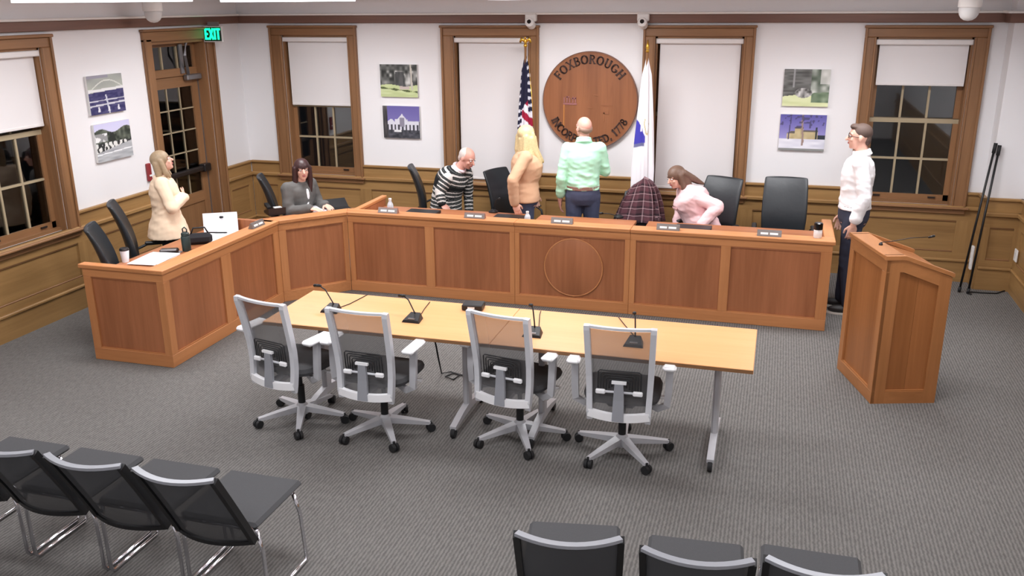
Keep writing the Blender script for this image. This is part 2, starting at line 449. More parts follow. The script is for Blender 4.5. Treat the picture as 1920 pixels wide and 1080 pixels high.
wains(wall_l, 1, 0, 1, YB, -.03, [(-4.25, -3.09)], [(-10.3, -9.2), (-9.1, -8.0), (-7.9, -6.8), (-6.7, -5.6), (-5.5, -4.36), (-4.20, -3.14), (-2.98, -1.95), (-.5, -.12)], [(-1.83, -.575)])
wains(wall_r, 1, XR, -1, YB, -.24, [], [(-4.2, -3.0), (-2.9, -1.7), (-1.6, -.4)])
wains(wall_r, 0, -.24, -1, 8.50, XR, [], [(8.56, 8.78)])
B('cap_rail', 'wains_y', wall_r, ((8.455, -.285, HW-.028), (8.5, -.045, HW)))
B('frieze_board', 'wains_y', wall_r, ((8.478, -.262, 0), (8.5, -.03, HW-.028)))
# crown: wood band with a white moulding above
for i, (nm, a, b_) in enumerate([('back', (0, -.05), (XR, 0)), ('left', (0, YB), (.05, 0)), ('right', (XR-.05, YB), (XR, 0)), ('front', (0, YB), (XR, YB+.05))]):
    t_ = thing('trim_%d' % (i+1), kind='structure', loc=(a[0], a[1], 2.62))
    B('crown_band', 'crown_x' if i in (0, 3) else 'crown_y', t_, ((a[0], a[1], 2.625), (b_[0], b_[1], 2.712)), ch=.006)
    e = .03
    B('white_moulding', 'white_trim', t_, ((a[0]-(e if i == 2 else 0), a[1]-(e if i == 0 else 0), 2.712), (b_[0]+(e if i == 1 else 0), b_[1]+(e if i == 3 else 0), 2.735)), ch=.006)

t_ = thing('trim_5', kind='structure', loc=(8.5, -.24, 2.62))
B('crown_band', 'crown_x', t_, ((8.45, -.29, 2.625), (XR-.05, -.24, 2.712)), ch=.006); B('crown_band', 'crown_y', t_, ((8.45, -.24, 2.625), (8.5, -.05, 2.712)))
B('white_moulding', 'white_trim', t_, ((8.42, -.32, 2.712), (XR-.05, -.24, 2.735)), ch=.006); B('white_moulding', 'white_trim', t_, ((8.42, -.24, 2.712), (8.5, -.05, 2.735)))

# ------------------------------------------------------------------ windows
def window(idx, axis, face, out, o0, o1, i0, i1, meet, grid=True):
    """casing outer o0..o1, opening i0..i1 along the wall axis; sash set back into the wall"""
    root = thing('window_%d' % idx, kind='structure', loc=((o0+o1)/2, face, .76) if axis == 0 else (face, (o0+o1)/2, .76))
    g, gz = ('x' if axis == 0 else 'y'), 'z'
    def bx(name, m, a, b_, z0, z1, d0, d1, ch=0, par=None):
        p = (a, face+out*d0, z0), (b_, face+out*d1, z1)
        if axis == 1: p = (face+out*d0, a, z0), (face+out*d1, b_, z1)
        return B(name, m, par or root, p, ch=ch)
    for (a, b_) in ((o0, i0), (i1, o1)):
        bx('side_casing', 'casing_z', a, b_, .80, ZH+.0, 0, .035, .006)
        w = b_-a; c0 = a if a == o0 else b_-.025
        bx('casing_backband', 'casing_z', c0, c0+.025, .80, 2.6, .035, .055, .006)
        c1 = b_-.018 if a == o0 else a
        bx('casing_bead', 'casing_z', c1, c1+.018, .80, ZH, .035, .046, .004)
    bx('head_casing', 'casing_'+g, o0, o1, ZH, 2.572, 0, .035, .006)
    bx('head_cap', 'casing_'+g, o0-.01, o1+.01, 2.572, 2.60, 0, .065, .006)
    bx('window_stool', 'casing_'+g, o0-.03, o1+.03, .775, .80, -.05, .085, .008)
    bx('apron', 'casing_'+g, o0, o1, .725, .775, .026, .05, .006)
    # jamb liners
    for (a, b_) in ((i0, i0+.02), (i1-.02, i1)): bx('jamb', 'casing_z', a, b_, ZS, ZH, -.22, 0)
    bx('head_jamb', 'casing_'+g, i0, i1, ZH-.02, ZH, -.22, 0)
    bx('sill', 'casing_'+g, i0, i1, ZS, ZS+.03, -.22, -.05)
    a, b_ = i0+.02, i1-.02
    for (z0, z1, d, nm) in ((ZS+.03, meet+.025, -.12, 'lower_sash'), (meet-.02, ZH-.02, -.16, 'upper_sash')):
        sw = .05
        bot = .06 if nm == 'lower_sash' else .045
        sash = bx(nm, 'casing_'+g, a, b_, z0, z0+bot, d-.02, d+.02)
        if nm == 'lower_sash':
            for lx in (a+.16, b_-.16): bx('sash_lift', 'dark_metal', lx-.035, lx+.035, z0+.025, z0+.04, d+.02, d+.035, par=sash)
        bx('sash_rail', 'muntin', a, b_, z1-.045, z1, d-.02, d+.022, par=sash)
        for (u, v) in ((a, a+sw), (b_-sw, b_)): bx('sash_stile', 'casing_z', u, v, z0, z1, d-.02, d+.02, par=sash)
        ga, gb, gz0, gz1 = a+sw, b_-sw, z0+bot, z1-.045
        if grid:
            for k in (1, 2):
                x = ga+(gb-ga)*k/3; bx('muntin', 'muntin', x-.011, x+.011, gz0, gz1, d-.012, d+.016, par=sash)
            zm = (gz0+gz1)/2; bx('muntin', 'muntin', ga, gb, zm-.011, zm+.011, d-.012, d+.017, par=sash)
            for k in range(3):
                for r_ in range(2):
                    x0 = ga+(gb-ga)*k/3; x1 = ga+(gb-ga)*(k+1)/3; q0 = gz0 if r_ == 0 else zm; q1 = zm if r_ == 0 else gz1
                    bx('pane', 'glass', x0, x1, q0, q1, d-.003, d+.003, par=sash)
        else: bx('pane', 'glass', ga, gb, gz0, gz1, d-.003, d+.003, par=sash)
    return root
def blind(axis, face, out, i0, i1, zb, label):
    ctr = ((i0+i1)/2, face, zb) if axis == 0 else (face, (i0+i1)/2, zb)
    root = thing('roller_blind', label, 'blind', ctr, group='white roller blinds in the windows')
    def bx(name, m, a, b_, z0, z1, d0, d1, ch=0):
        p = (a, face+out*d0, z0), (b_, face+out*d1, z1)
        if axis == 1: p = (face+out*d0, a, z0), (face+out*d1, b_, z1)
        return B(name, m, root, p, ch=ch)
    bx('cassette', 'cassette', i0+.001, i1-.001, 2.41, ZH-.022, -.075, .012, .008)
    bx('shade_cloth', 'blind', i0+.045, i1-.03, zb, 2.41, -.047, -.044)
    bx('hem_bar', 'cassette', i0+.045, i1-.03, zb-.012, zb+.014, -.053, -.038, .004)
MEET = 1.65
for i, w in enumerate(WIN): window(i+1, 0, 0, -1, w[0], w[1], w[2], w[3], MEET)
window(5, 1, 0, 1, -4.25, -3.09, LY0, LY1, 1.73)
blind(0, 0, -1, WIN[0][2], WIN[0][3], 1.665, 'white roller blind half lowered in window above the seated woman')
blind(0, 0, -1, WIN[1][2], WIN[1][3], .845, 'white roller blind fully lowered behind the striped flag')
blind(0, 0, -1, WIN[2][2], WIN[2][3], .845, 'white roller blind fully lowered behind woman in pink')
blind(0, 0, -1, WIN[3][2], WIN[3][3], 2.02, 'short white roller blind in window behind man in white shirt')
blind(1, 0, 1, LY0, LY1, 1.80, 'white roller blind half lowered in left wall window')

# ------------------------------------------------------------------ door in the left wall
dr = thing('door_1', kind='structure', loc=(-.15, (DY0+DY1)/2, 0))
def db(name, m, y0, y1, z0, z1, x0, x1, ch=0, par=None): return B(name, m, par or dr, ((x0, y0, z0), (x1, y1, z1)), ch=ch)
for (a, b_) in ((-1.82, DY0), (DY1, -.585)):
    db('side_casing', 'casing_z', a, b_, 0, 2.5, 0, .035, .006)
    e_ = a if a < -1.5 else b_-.025
    db('casing_backband', 'casing_z', e_, e_+.025, 0, 2.5, .035, .055, .005)
db('head_casing', 'casing_y', -1.82, -.585, 2.47, 2.575, 0, .035, .006)
db('head_cap', 'casing_y', -1.835, -.575, 2.575, 2.6, 0, .06, .006)
db('jamb', 'casing_z', DY0, DY0+.03, 0, 2.47, -.25, 0); db('jamb', 'casing_z', DY1-.03, DY1, 0, 2.47, -.25, 0)
db('head_jamb', 'casing_y', DY0+.03, DY1-.03, 2.44, 2.47, -.25, 0)
y0, y1 = DY0+.03, DY1-.03
tr_ = db('transom_sash', 'casing_y', y0, y1, 2.40, 2.44, -.17, -.13)
db('sash_stile', 'casing_z', y0, y0+.05, 2.16, 2.40, -.17, -.13, par=tr_); db('sash_stile', 'casing_z', y1-.05, y1, 2.16, 2.40, -.17, -.13, par=tr_)
db('transom_bar', 'casing_y', y0, y1, 2.07, 2.16, -.18, -.12, .006)
for k in (1, 2):
    yy = y0+.05+(y1-y0-.1)*k/3; db('muntin', 'muntin', yy-.01, yy+.01, 2.16, 2.40, -.16, -.135, par=tr_)
for k in range(3):
    q = (y1-y0-.1)/3; db('pane', 'glass', y0+.05+q*k, y0+.05+q*(k+1), 2.16, 2.40, -.152, -.148, par=tr_)
lf = db('door_leaf', 'casing_y', y0+.005, y1-.005, .01, .30, -.175, -.13)
db('door_stile', 'casing_z', y0+.005, y0+.115, .30, 2.065, -.175, -.13, par=lf); db('door_stile', 'casing_z', y1-.115, y1-.005, .30, 2.065, -.175, -.13, par=lf)
db('door_rail', 'casing_y', y0+.115, y1-.115, 1.95, 2.065, -.175, -.13, par=lf); db('door_rail', 'casing_y', y0+.115, y1-.115, .60, .72, -.175, -.13, par=lf)
db('door_panel', 'casing_z', y0+.115, y1-.115, .30, .60, -.165, -.145, par=lf)
ga, gb = y0+.115, y1-.115
for k in range(3):
    for r_ in range(5):
        q = (gb-ga)/3; zz = (1.95-.72)/5; db('pane', 'glass', ga+q*k, ga+q*(k+1), .72+zz*r_, .72+zz*(r_+1), -.155, -.151, par=lf)
for k in (1, 2): db('muntin', 'muntin', ga+(gb-ga)*k/3-.007, ga+(gb-ga)*k/3+.007, .72, 1.95, -.163, -.142, par=lf)
for r_ in range(1, 5): db('muntin', 'muntin', ga, gb, .72+(1.95-.72)*r_/5-.007, .72+(1.95-.72)*r_/5+.007, -.163, -.142, par=lf)
db('weather_strip', 'steel', y1-.008, y1+.002, .01, 2.065, -.14, -.118, par=lf)
B('push_bar', 'dark_metal', lf, ((-.128, y0+.06, .965), (-.06, y1-.06, 1.02)), ch=.012)
B('bar_end', 'dark_metal', lf, ((-.13, y1-.16, .95), (-.045, y1-.03, 1.04)), ch=.01)
B('closer_body', 'steel', dr, ((-.118, -1.02, 2.02), (-.055, -.75, 2.085)), ch=.01)
mb = MB(); mb.bar([(-.09, -.95, 2.09), (-.04, -1.05, 2.30), (-.03, -1.02, 2.44)], .03, .02); mb.build('closer_arm', 'steel', dr, world=True)
B('transom_chain_plate', 'steel', dr, ((-.12, -1.06, 2.10), (-.10, -1.0, 2.42)))

# ------------------------------------------------------------------ ceiling luminaires (they light the room)
for k, (x, y, wt) in enumerate(LAMPS):
    col_ = ('left', 'middle', 'right')[k % 3]; row_ = ('over the dais', 'over the table', 'over the audience chairs', 'above the rear of the room')[k//3]
    t_ = thing('ceiling_light', 'rectangular white ceiling light, %s one of the row %s' % (col_, row_), 'light', (x, y, CEIL), group='rectangular ceiling lights')
    B('housing', 'white_trim', t_, ((x-.62, y-.32, CEIL-.07), (x+.62, y+.32, CEIL-.001)), ch=.01)
    B('diffuser', 'diffuser', t_, ((x-.58, y-.28, CEIL-.125), (x+.58, y+.28, CEIL-.070)))
    ld = bpy.data.lights.new('lamp', 'AREA'); ld.shape = 'RECTANGLE'; ld.size = 1.1; ld.size_y = .5; ld.energy = max(6, wt-11); ld.color = LAMP_COL
    ld.spread = math.radians(166)
    lo = bpy.data.objects.new('lamp', ld); COL.objects.link(lo); lo.parent = t_; lo.location = (0, 0, -.130)

# ------------------------------------------------------------------ dais: five joined desk units
HD = .835
XL, YF = 1.834, -1.962
PB, PC, PD, PE = Vector((XL, -4.262)), Vector((XL, -2.492)), Vector((2.315, YF)), Vector((6.982, YF))
def frame2d(P0, P1):
    d = (P1-P0).normalized(); n = Vector((d.y, -d.x))     # outward: to the right of travel
    m = Matrix.Identity(4)
    for i in range(2): m[i][0] = d[i]; m[i][1] = n[i]; m[i][3] = P0[i]
    return m, (P1-P0).length
def axname(P0, P1): return 'x' if abs(P1.x-P0.x) >= abs(P1.y-P0.y) else 'y'
def front(root, P0, P1, panels, sp0=0.0, woods=('desk', 'panel'), top=.80, z1=.73, zb=.105, rec=.018):
    """panelled front: rails, stiles and recessed panels; panels = list of (a, b) along the run"""
    m, Ln = frame2d(P0, P1); g = axname(P0, P1); W_, P_ = woods
    def bx(name, mm, a, b_, z0, zz, d0, d1, ch=.003):
        mb = MB(); mb.box((a, d0, z0), (b_, d1, zz), m, ch); return mb.build(name, mm, root, world=True)
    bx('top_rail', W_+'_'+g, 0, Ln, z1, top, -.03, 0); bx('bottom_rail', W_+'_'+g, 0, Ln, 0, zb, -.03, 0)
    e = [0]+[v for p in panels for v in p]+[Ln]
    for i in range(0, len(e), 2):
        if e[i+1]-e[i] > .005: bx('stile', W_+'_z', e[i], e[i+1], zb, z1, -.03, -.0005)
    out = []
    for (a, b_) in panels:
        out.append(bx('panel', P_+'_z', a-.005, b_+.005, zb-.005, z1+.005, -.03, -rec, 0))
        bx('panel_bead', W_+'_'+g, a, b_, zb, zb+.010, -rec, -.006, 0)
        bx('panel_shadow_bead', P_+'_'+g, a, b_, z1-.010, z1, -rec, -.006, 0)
    return m, Ln
def polyslab(root, name, mm, pts, z0, z1):
    mb = MB(); mb.prism(pts, z0, z1); o = mb.build(name, mm, root, world=True)
    bv = o.modifiers.new('bevel', 'BEVEL'); bv.width = .006; bv.segments = 2
    return o
nCD = Vector((PD.y-PC.y, -(PD.x-PC.x))).normalized()
# mitred ledge points at C and D
def mitre(P, n1, n2, d): 
    s = (n1+n2); return P+s*(d/(1+n1.dot(n2)))
nL, nR = Vector((1, 0)), Vector((0, -1))
LO, LI = .018, -.15
Co, Ci, Do, Di = mitre(PC, nL, nCD, LO), mitre(PC, nL, nCD, LI), mitre(PD, nCD, nR, LO), mitre(PD, nCD, nR, LI)
DG = 'joined panelled desk units of the dais'
u = thing('dais_desk', 'left wing of the wooden dais with end panel towards the camera', 'desk', (1.45, -3.4, 0), group=DG)
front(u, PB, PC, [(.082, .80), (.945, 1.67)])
front(u, Vector((1.066, -4.2625)), PB, [(.075, .70)])
polyslab(u, 'ledge', 'desk_y', [(XL+LO, -4.28), (Co.x, Co.y), (Ci.x, Ci.y), (XL+LI, -4.28)], .80, HD)
polyslab(u, 'end_ledge', 'desk_x', [(1.045, -4.28), (XL+LI+.002, -4.28), (XL+LI+.002, -4.20), (1.045, -4.20)], .80, HD)
polyslab(u, 'worktop', 'panel_y', [(1.10, -4.20), (XL-.03, -4.20), (XL-.03, -2.56), (1.10, -2.56)], .70, .735)
B('end_panel', 'panel_z', u, ((1.07, -4.23), (1.1, -4.2), ) and ((1.07, -2.555, 0), (XL-.035, -2.50, HD)))
u = thing('dais_desk', 'angled corner unit of the dais in front of the seated woman', 'desk', (1.9, -2.0, 0), group=DG)
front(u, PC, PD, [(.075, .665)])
polyslab(u, 'ledge', 'desk_y', [tuple(Co), tuple(Do), tuple(Di), tuple(Ci)], .80, HD)
polyslab(u, 'worktop', 'panel_y', [(XL-.03, -2.495), (2.285, -1.93), (2.285, -1.22), (1.88, -1.53), (1.40, -2.06), (1.10, -2.495)], .70, .735)
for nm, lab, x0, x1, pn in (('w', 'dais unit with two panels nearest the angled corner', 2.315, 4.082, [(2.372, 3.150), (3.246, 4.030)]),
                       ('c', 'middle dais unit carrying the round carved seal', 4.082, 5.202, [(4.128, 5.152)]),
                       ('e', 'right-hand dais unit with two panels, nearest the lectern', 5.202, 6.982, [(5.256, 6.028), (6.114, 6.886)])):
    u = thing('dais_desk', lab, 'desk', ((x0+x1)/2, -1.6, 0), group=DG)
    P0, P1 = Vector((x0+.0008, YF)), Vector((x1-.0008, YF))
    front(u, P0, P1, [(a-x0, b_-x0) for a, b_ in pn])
    if nm == 'w': polyslab(u, 'ledge', 'desk_x', [tuple(Do), (x1-.001, YF-LO), (x1-.001, YF-LI), tuple(Di)], .80, HD)
    else: polyslab(u, 'ledge', 'desk_x', [(x0+.001, YF-LO), (x1+(LO if nm == 'e' else -.001), YF-LO), (x1+(LO if nm == 'e' else -.001), YF-LI), (x0+.001, YF-LI)], .80, HD)
    polyslab(u, 'worktop', 'panel_x', [(x0+.06, YF+.03), (x1-.06, YF+.03), (x1-.06, YF+.78), (x0+.06, YF+.78)], .70, .735)
    if nm != 'c':
        xe = (x0+.0, x0+.06) if nm == 'w' else (x1-.075, x1+LO)
        B('end_panel', 'panel_z', u, ((xe[0], YF+.15, 0), (xe[1]-(LO if nm == 'e' else 0), YF+.82, .80)))
        B('end_ledge', 'desk_y', u, ((xe[0], YF+.15, .80), (xe[1], YF+.86, HD)), ch=.006)
    if nm == 'c':
        cx, cz, R_ = 4.662, .417, .283
        mm = Matrix.Translation((cx, YF-.0, cz)) @ Matrix.Rotation(PI/2, 4, 'X')
        mb = MB(); mb.lathe([(R_-.004, -.018), (R_-.004, -.008), (R_-.012, -.004)], 48, mm); sd = mb.build('seal_disc', 'panel_z', u, 'auto', world=True)
        pts = [(cx+R_*math.cos(t), YF+.010, cz+R_*math.sin(t)) for t in [2*PI*i/56 for i in range(56)]]
        mb = MB(); mb.tube(pts, .007, 8, closed=True); mb.build('seal_ring', 'desk_x', sd, True, world=True)

# ------------------------------------------------------------------ stroke lettering
def arc(cx, cy, rx, ry, a0, a1, n=10): return [(cx+rx*math.cos(math.radians(a0+(a1-a0)*i/n)), cy+ry*math.sin(math.radians(a0+(a1-a0)*i/n))) for i in range(n+1)]
GL = {
 'F': (.66, [[(.14, 0), (.14, 1)], [(.14, .95), (.62, .95)], [(.14, .5), (.5, .5)]], [(.14, 0), (.62, .86, 'v'), (.5, .5, 'v')]),
 'O': (.86, [arc(.43, .5, .36, .46, 0, 360, 20)], []),
 'X': (.80, [[(.1, 0), (.7, 1)], [(.7, 0), (.1, 1)]], [(.1, 0), (.7, 0), (.1, 1), (.7, 1)]),
 'B': (.70, [[(.14, 0), (.14, 1)], [(.14, .96), (.36, .96)]+arc(.36, .74, .2, .22, 90, -90, 8)+[(.14, .52)], [(.36, .52)]+arc(.38, .28, .24, .24, 90, -90, 8)+[(.14, .04)]], []),
 'R': (.76, [[(.14, 0), (.14, 1)], [(.14, .96), (.36, .96)]+arc(.38, .74, .21, .22, 90, -90, 8)+[(.14, .52)], [(.36, .52), (.68, 0)]], [(.14, 0), (.68, 0)]),
 'U': (.80, [[(.14, 1), (.14, .34)]+arc(.4, .32, .26, .28, 180, 360, 10)+[(.66, 1)]], [(.14, 1), (.66, 1)]),
 'G': (.84, [arc(.44, .5, .36, .46, 40, 330, 16)+[(.76, .42)], [(.52, .42), (.80, .42)]], []),
 'H': (.82, [[(.14, 0), (.14, 1)], [(.68, 0), (.68, 1)], [(.14, .5), (.68, .5)]], [(.14, 0), (.68, 0), (.14, 1), (.68, 1)]),
 'I': (.34, [[(.17, 0), (.17, 1)]], [(.17, 0), (.17, 1)]),
 'N': (.84, [[(.14, 0), (.14, 1)], [(.14, 1), (.70, 0)], [(.70, 0), (.70, 1)]], [(.14, 0), (.70, 1), (.14, 1)]),
 'C': (.80, [arc(.44, .5, .36, .46, 45, 315, 16)], []),
 'P': (.68, [[(.14, 0), (.14, 1)], [(.14, .96), (.36, .96)]+arc(.38, .72, .22, .24, 90, -90, 8)+[(.14, .48)]], [(.14, 0)]),
 'A': (.82, [[(.08, 0), (.41, 1)], [(.41, 1), (.74, 0)], [(.2, .34), (.62, .34)]], [(.08, 0), (.74, 0)]),
 'T': (.74, [[(.37, 0), (.37, 1)], [(.05, .95), (.69, .95)]], [(.37, 0), (.05, .88, 'v'), (.69, .88, 'v')]),
 'E': (.66, [[(.14, 0), (.14, 1)], [(.14, .95), (.6, .95)], [(.14, .5), (.5, .5)], [(.14, .05), (.62, .05)]], [(.6, .88, 'v'), (.62, .12, 'v')]),
 'D': (.80, [[(.14, 0), (.14, 1)], [(.14, .96), (.36, .96)]+arc(.36, .5, .34, .46, 90, -90, 12)+[(.14, .04)]], []),
 '1': (.5, [[(.27, 0), (.27, 1)], [(.27, 1), (.1, .82)]], [(.27, 0)]),
 '7': (.66, [[(.08, .95), (.58, .95)], [(.58, .95), (.26, 0)]], []),
 '8': (.68, [arc(.34, .75, .2, .21, 0, 360, 14), arc(.34, .28, .25, .24, 0, 360, 14)], []),
 ',': (.3, [[(.16, .12), (.1, -.14)]], []), ' ': (.42, [], []),
}
def glyph(ch, h, w=.13, serif=True, depth=.012, xs_=1.0):
    adv, strokes, serifs = GL[ch]; mb = MB()
    def seg(p, q, wd):
        p, q = Vector(p)*h, Vector(q)*h; p.x *= xs_; q.x *= xs_; d = (q-p)
        if d.length < 1e-6: return
        d.normalize(); n = Vector((-d.y, d.x))*(wd*h/2); e = d*(wd*h*.22)
        pl = [p-e+n, p-e-n, q+e-n, q+e+n]
        mb.prism([(v.x, v.y) for v in pl], 0, depth)
    for s_ in strokes:
        for p, q in zip(s_[:-1], s_[1:]):
            wd = w*(1.25 if serif and abs(q[0]-p[0]) < .1 and abs(q[1]-p[1]) > .1 else .85 if serif else 1); seg(p, q, wd)
    if serif:
        for q in serifs:
            if len(q) == 2: seg((q[0]-.13, q[1]+(.035 if q[1] < .5 else -.035)), (q[0]+.13, q[1]+(.035 if q[1] < .5 else -.035)), .07)
            else: seg((q[0], q[1]-.1), (q[0], q[1]+.1), .07)
    return mb, adv*h*xs_
# ------------------------------------------------------------------ town seal on the back wall
SX, SZ, SR = 4.403, 1.790, .537
seal = thing('wall_seal', 'large round wooden town seal with dark lettering on back wall', 'seal', (SX, -.03, SZ-SR))
mm = Matrix.Translation((SX, 0, SZ)) @ Matrix.Rotation(PI/2, 4, 'X')
mb = MB(); mb.lathe([(SR, .0), (SR, .040), (SR-.008, .046), (SR-.016, .046), (SR-.019, .043)], 72, mm); mb.build('seal_face', 'seal_z', seal, 'auto', world=True)
pts = [(SX+(SR-.004)*math.cos(2*PI*i/72), -.044, SZ+(SR-.004)*math.sin(2*PI*i/72)) for i in range(72)]
mb = MB(); mb.tube(pts, .005, 6, closed=True); mb.build('seal_rim', 'crown_x', seal, True, world=True)
def arctext(txt, R_, h, amid, span, top=True):
    adv = [GL[c][0] for c in txt]; tot = sum(adv); pos = 0
    for c, a in zip(txt, adv):
        f_ = (pos+a/2)/tot; pos += a
        if c == ' ': continue
        ang = math.radians(amid+span*(.5-f_)) if top else math.radians(amid-span*(.5-f_))
        mb, w_ = glyph(c, h, .15)
        rot = ang-PI/2 if top else ang+PI/2
        m2 = (Matrix.Translation((SX+R_*math.cos(ang), -.042, SZ+R_*math.sin(ang))) @ Matrix.Rotation(PI/2, 4, 'X') @ Matrix.Rotation(rot, 4, 'Z') @ Matrix.Translation((-w_/2, 0 if top else 0, 0)))
        mb.v = [m2 @ v for v in mb.v]
        mb.build('letter', 'letter', seal, world=True)
arctext('FOXBOROUGH', .405, .092, 91, 112, True)
arctext('INCORPORATED, 1778', .487, .082, 270, 128, False)
# carved picture in the seal: a hanging sign on a post and faint shapes
B('carved_post', 'relief_gold', seal, ((SX-.298, -.049, SZ-.28), (SX-.284, -.042, SZ-.03)))
B('carved_sign', 'relief_mauve', seal, ((SX-.30, -.05, SZ-.045), (SX-.145, -.042, SZ-.025)))
for (a, b_, c, d) in ((-.295, -.02, .014, .055), (-.262, -.02, .014, .065), (-.232, -.02, .012, .05), (-.195, -.03, .012, .075), (-.165, -.02, .012, .06), (-.205, .02, .05, .012), (-.27, .035, .04, .012)):
    B('carved_mark', 'relief_mauve', seal, ((SX+a, -.05, SZ+b_), (SX+a+c, -.042, SZ+b_+d)))
for (a, b_, c, d) in ((.12, -.05, .14, .012), (.15, -.14, .07, .07), (.04, .06, .05, .008), (.16, -.22, .012, .10), (-.02, -.08, .05, .01)):
    B('carved_mark', 'seal_x', seal, ((SX+a, -.048, SZ+b_), (SX+a+c, -.042, SZ+b_+d)))

# ------------------------------------------------------------------ pictures
def hsh(x, y, s=1): 
    v = math.sin(x*127.1*s+y*311.7+s*17.3)*43758.5453; return v-math.floor(v)
def vn(x, y, s=1):
    xi, yi = math.floor(x), math.floor(y); fx, fy = x-xi, y-yi; fx = fx*fx*(3-2*fx); fy = fy*fy*(3-2*fy)
    return (hsh(xi, yi, s)*(1-fx)+hsh(xi+1, yi, s)*fx)*(1-fy)+(hsh(xi, yi+1, s)*(1-fx)+hsh(xi+1, yi+1, s)*fx)*fy
def mixc(a, b_, t): t = max(0, min(1, t)); return tuple(a[i]*(1-t)+b_[i]*t for i in range(3))
def pic_arena(u, v):
    if v > .56+.05*u:
        c = mixc((176, 180, 170), (120, 122, 128), (v-.6)*2.2*vn(u*3, v*3, 5))
        if .03 < v-(.60+.22*math.sin(min(1, max(0, (u-.1)*1.1))*PI)) < .06: c = (214, 216, 208)
        if v > .93 and u < .6: c = (150, 148, 160)
        if abs(v-.60-.04*u) < .035: c = (226, 226, 226)
        return c
    c = mixc((46, 44, 92), (96, 92, 130), vn(u*14, v*26, 2)*.8)
    if abs(v-.22-.05*u) < .022 or abs(v-.34-.03*u) < .014: c = (205, 205, 214)
    if abs(u-.5-(.25-v)*.1) < .02 and v < .5: c = (200, 202, 214)
    for cx in (.24, .52, .80):
        if v < .19 and v > .06 and abs(u-cx) < .015+.05*(.2-v)*3: c = (226, 226, 232)
    return c
def pic_parade(u, v):
    if v > .80+.06*math.sin(u*9): c = mixc((232, 232, 244), (206, 204, 236), v)
    elif v > .50-.02*u:
        c = mixc((40, 46, 40), (120, 126, 112), vn(u*16, v*14, 3))
        if u < .33 and .52 < v < .74: c = mixc((236, 236, 236), (150, 150, 150), vn(u*18, v*10, 4) > .62)
        if abs(u-.46) < .11-(v-.5)*.25: c = (46, 50, 46)
    elif v > .24+.20*u: c = mixc((24, 26, 28), (226, 226, 222), 1 if vn(u*30, v*9, 6) > .55 else .12)
    else:
        c = mixc((150, 152, 156), (196, 198, 200), vn(u*4, v*20, 7))
        if abs(v-.19-.06*u) < .015: c = (236, 238, 240)
    return c
def pic_monument(u, v):
    if v < .36+.03*math.sin(u*7):
        c = mixc((180, 194, 136), (206, 216, 168), vn(u*5, v*18, 8))
        if abs(v-.22+.12*(u-.5)) < .02+.015*math.sin(u*20): c = (84, 96, 60)
        if .52 < u < .78 and v > .24: c = (196, 182, 176)
    else:
        c = mixc((40, 42, 40), (214, 214, 210), vn(u*14, v*9, 9)**1.2)
        if v > .80: c = mixc(c, (60, 62, 60), .5)
        if .40 < u < .66 and v < .78 and abs(u-.53) < .16-(v-.4)*.12: c = mixc((66, 68, 68), (98, 98, 98), vn(u*30, v*4, 3))
    if abs(u-.86+.03*v) < .022 and v > .22: c = (196, 190, 180)
    return c
def pic_church(u, v):
    if v > .52: c = mixc((140, 132, 188), (104, 96, 160), v)
    else: c = mixc((40, 42, 48), (96, 96, 104), vn(u*18, v*18, 4))
    h = .60+.16*max(0, 1-abs(u-.52)/.12)
    if .12 < u < .98 and .26 < v < h-(.05 if u > .68 else 0):
        c = (214, 214, 224)
        if abs(u-.52) < .07 and .36 < v < .64: c = (140, 136, 152)
        elif v < .42 and math.sin(u*62) > .1: c = (62, 62, 70)
        elif v > .52 and u > .62: c = mixc((150, 146, 170), (220, 220, 230), vn(u*20, v*20))
        if u < .32 and abs(u-.22)*1.1+(v-.5) > .12: c = mixc((128, 118, 190), (96, 88, 166), v)
    if u < .12: c = mixc((48, 46, 50), (110, 106, 104), vn(u*30, v*5, 2))
    if .3 < u < .5 and .19 < v < .26: c = (224, 224, 226)
    return c
def pic_bench(u, v):
    if v < .26+.05*math.sin(u*4): c = mixc((206, 214, 160), (224, 230, 186), vn(u*4, v*20, 3))
    else: c = mixc((74, 74, 72), (128, 128, 126), vn(u*6, v*22, 5))
    if u > .60 and v > .34:
        c = mixc((70, 82, 68), (216, 218, 212), vn(u*9, v*8, 7)); 
        if u > .8 and v > .6: c = mixc(c, (222, 220, 216), .7)
    if u > .62 and .1 < v < .36+.1*(u-.6): c = mixc((64, 86, 62), (150, 166, 140), vn(u*10, v*10, 6))
    if ((u-.45)/.19)**2+((v-.36)/.13)**2 < 1: c = mixc((60, 60, 58), (226, 224, 222), vn(u*22, v*18, 8))
    if .2 < u < .24 and v > .5: c = (150, 150, 150)
    return c
def pic_library(u, v):
    if v > .33:
        c = mixc((156, 150, 206), (92, 86, 160), (v-.35)*1.5)
        hh_ = .54 if u < .34 else .66 if u < .52 else .58
        if .16 < u < .84 and v < hh_-(.1*max(0, .26-u)*6): 
            c = mixc((168, 152, 112), (206, 190, 150), vn(u*14, v*12, 4))
            if v > hh_-.06: c = (104, 96, 92)
        if u > .84 and v < .44: c = (50, 56, 66)
        if abs(u-.80) < .02 and v < .66: c = (54, 60, 62)
    else: c = mixc((206, 206, 220), (236, 236, 244), vn(u*5, v*14, 6))
    if abs(u-.50-.02*math.sin(v*6)) < .02 and v > .14: c = (156, 134, 126)
    if abs(u-.18-.06*v) < .012 and v > .3: c = (78, 72, 110)
    if v > .62 and vn(u*18, v*18, 2) > .72-.2*(abs(u-.5) < .18): c = mixc(c, (70, 66, 96), .7)
    if v < .06: c = (140, 142, 140)
    return c
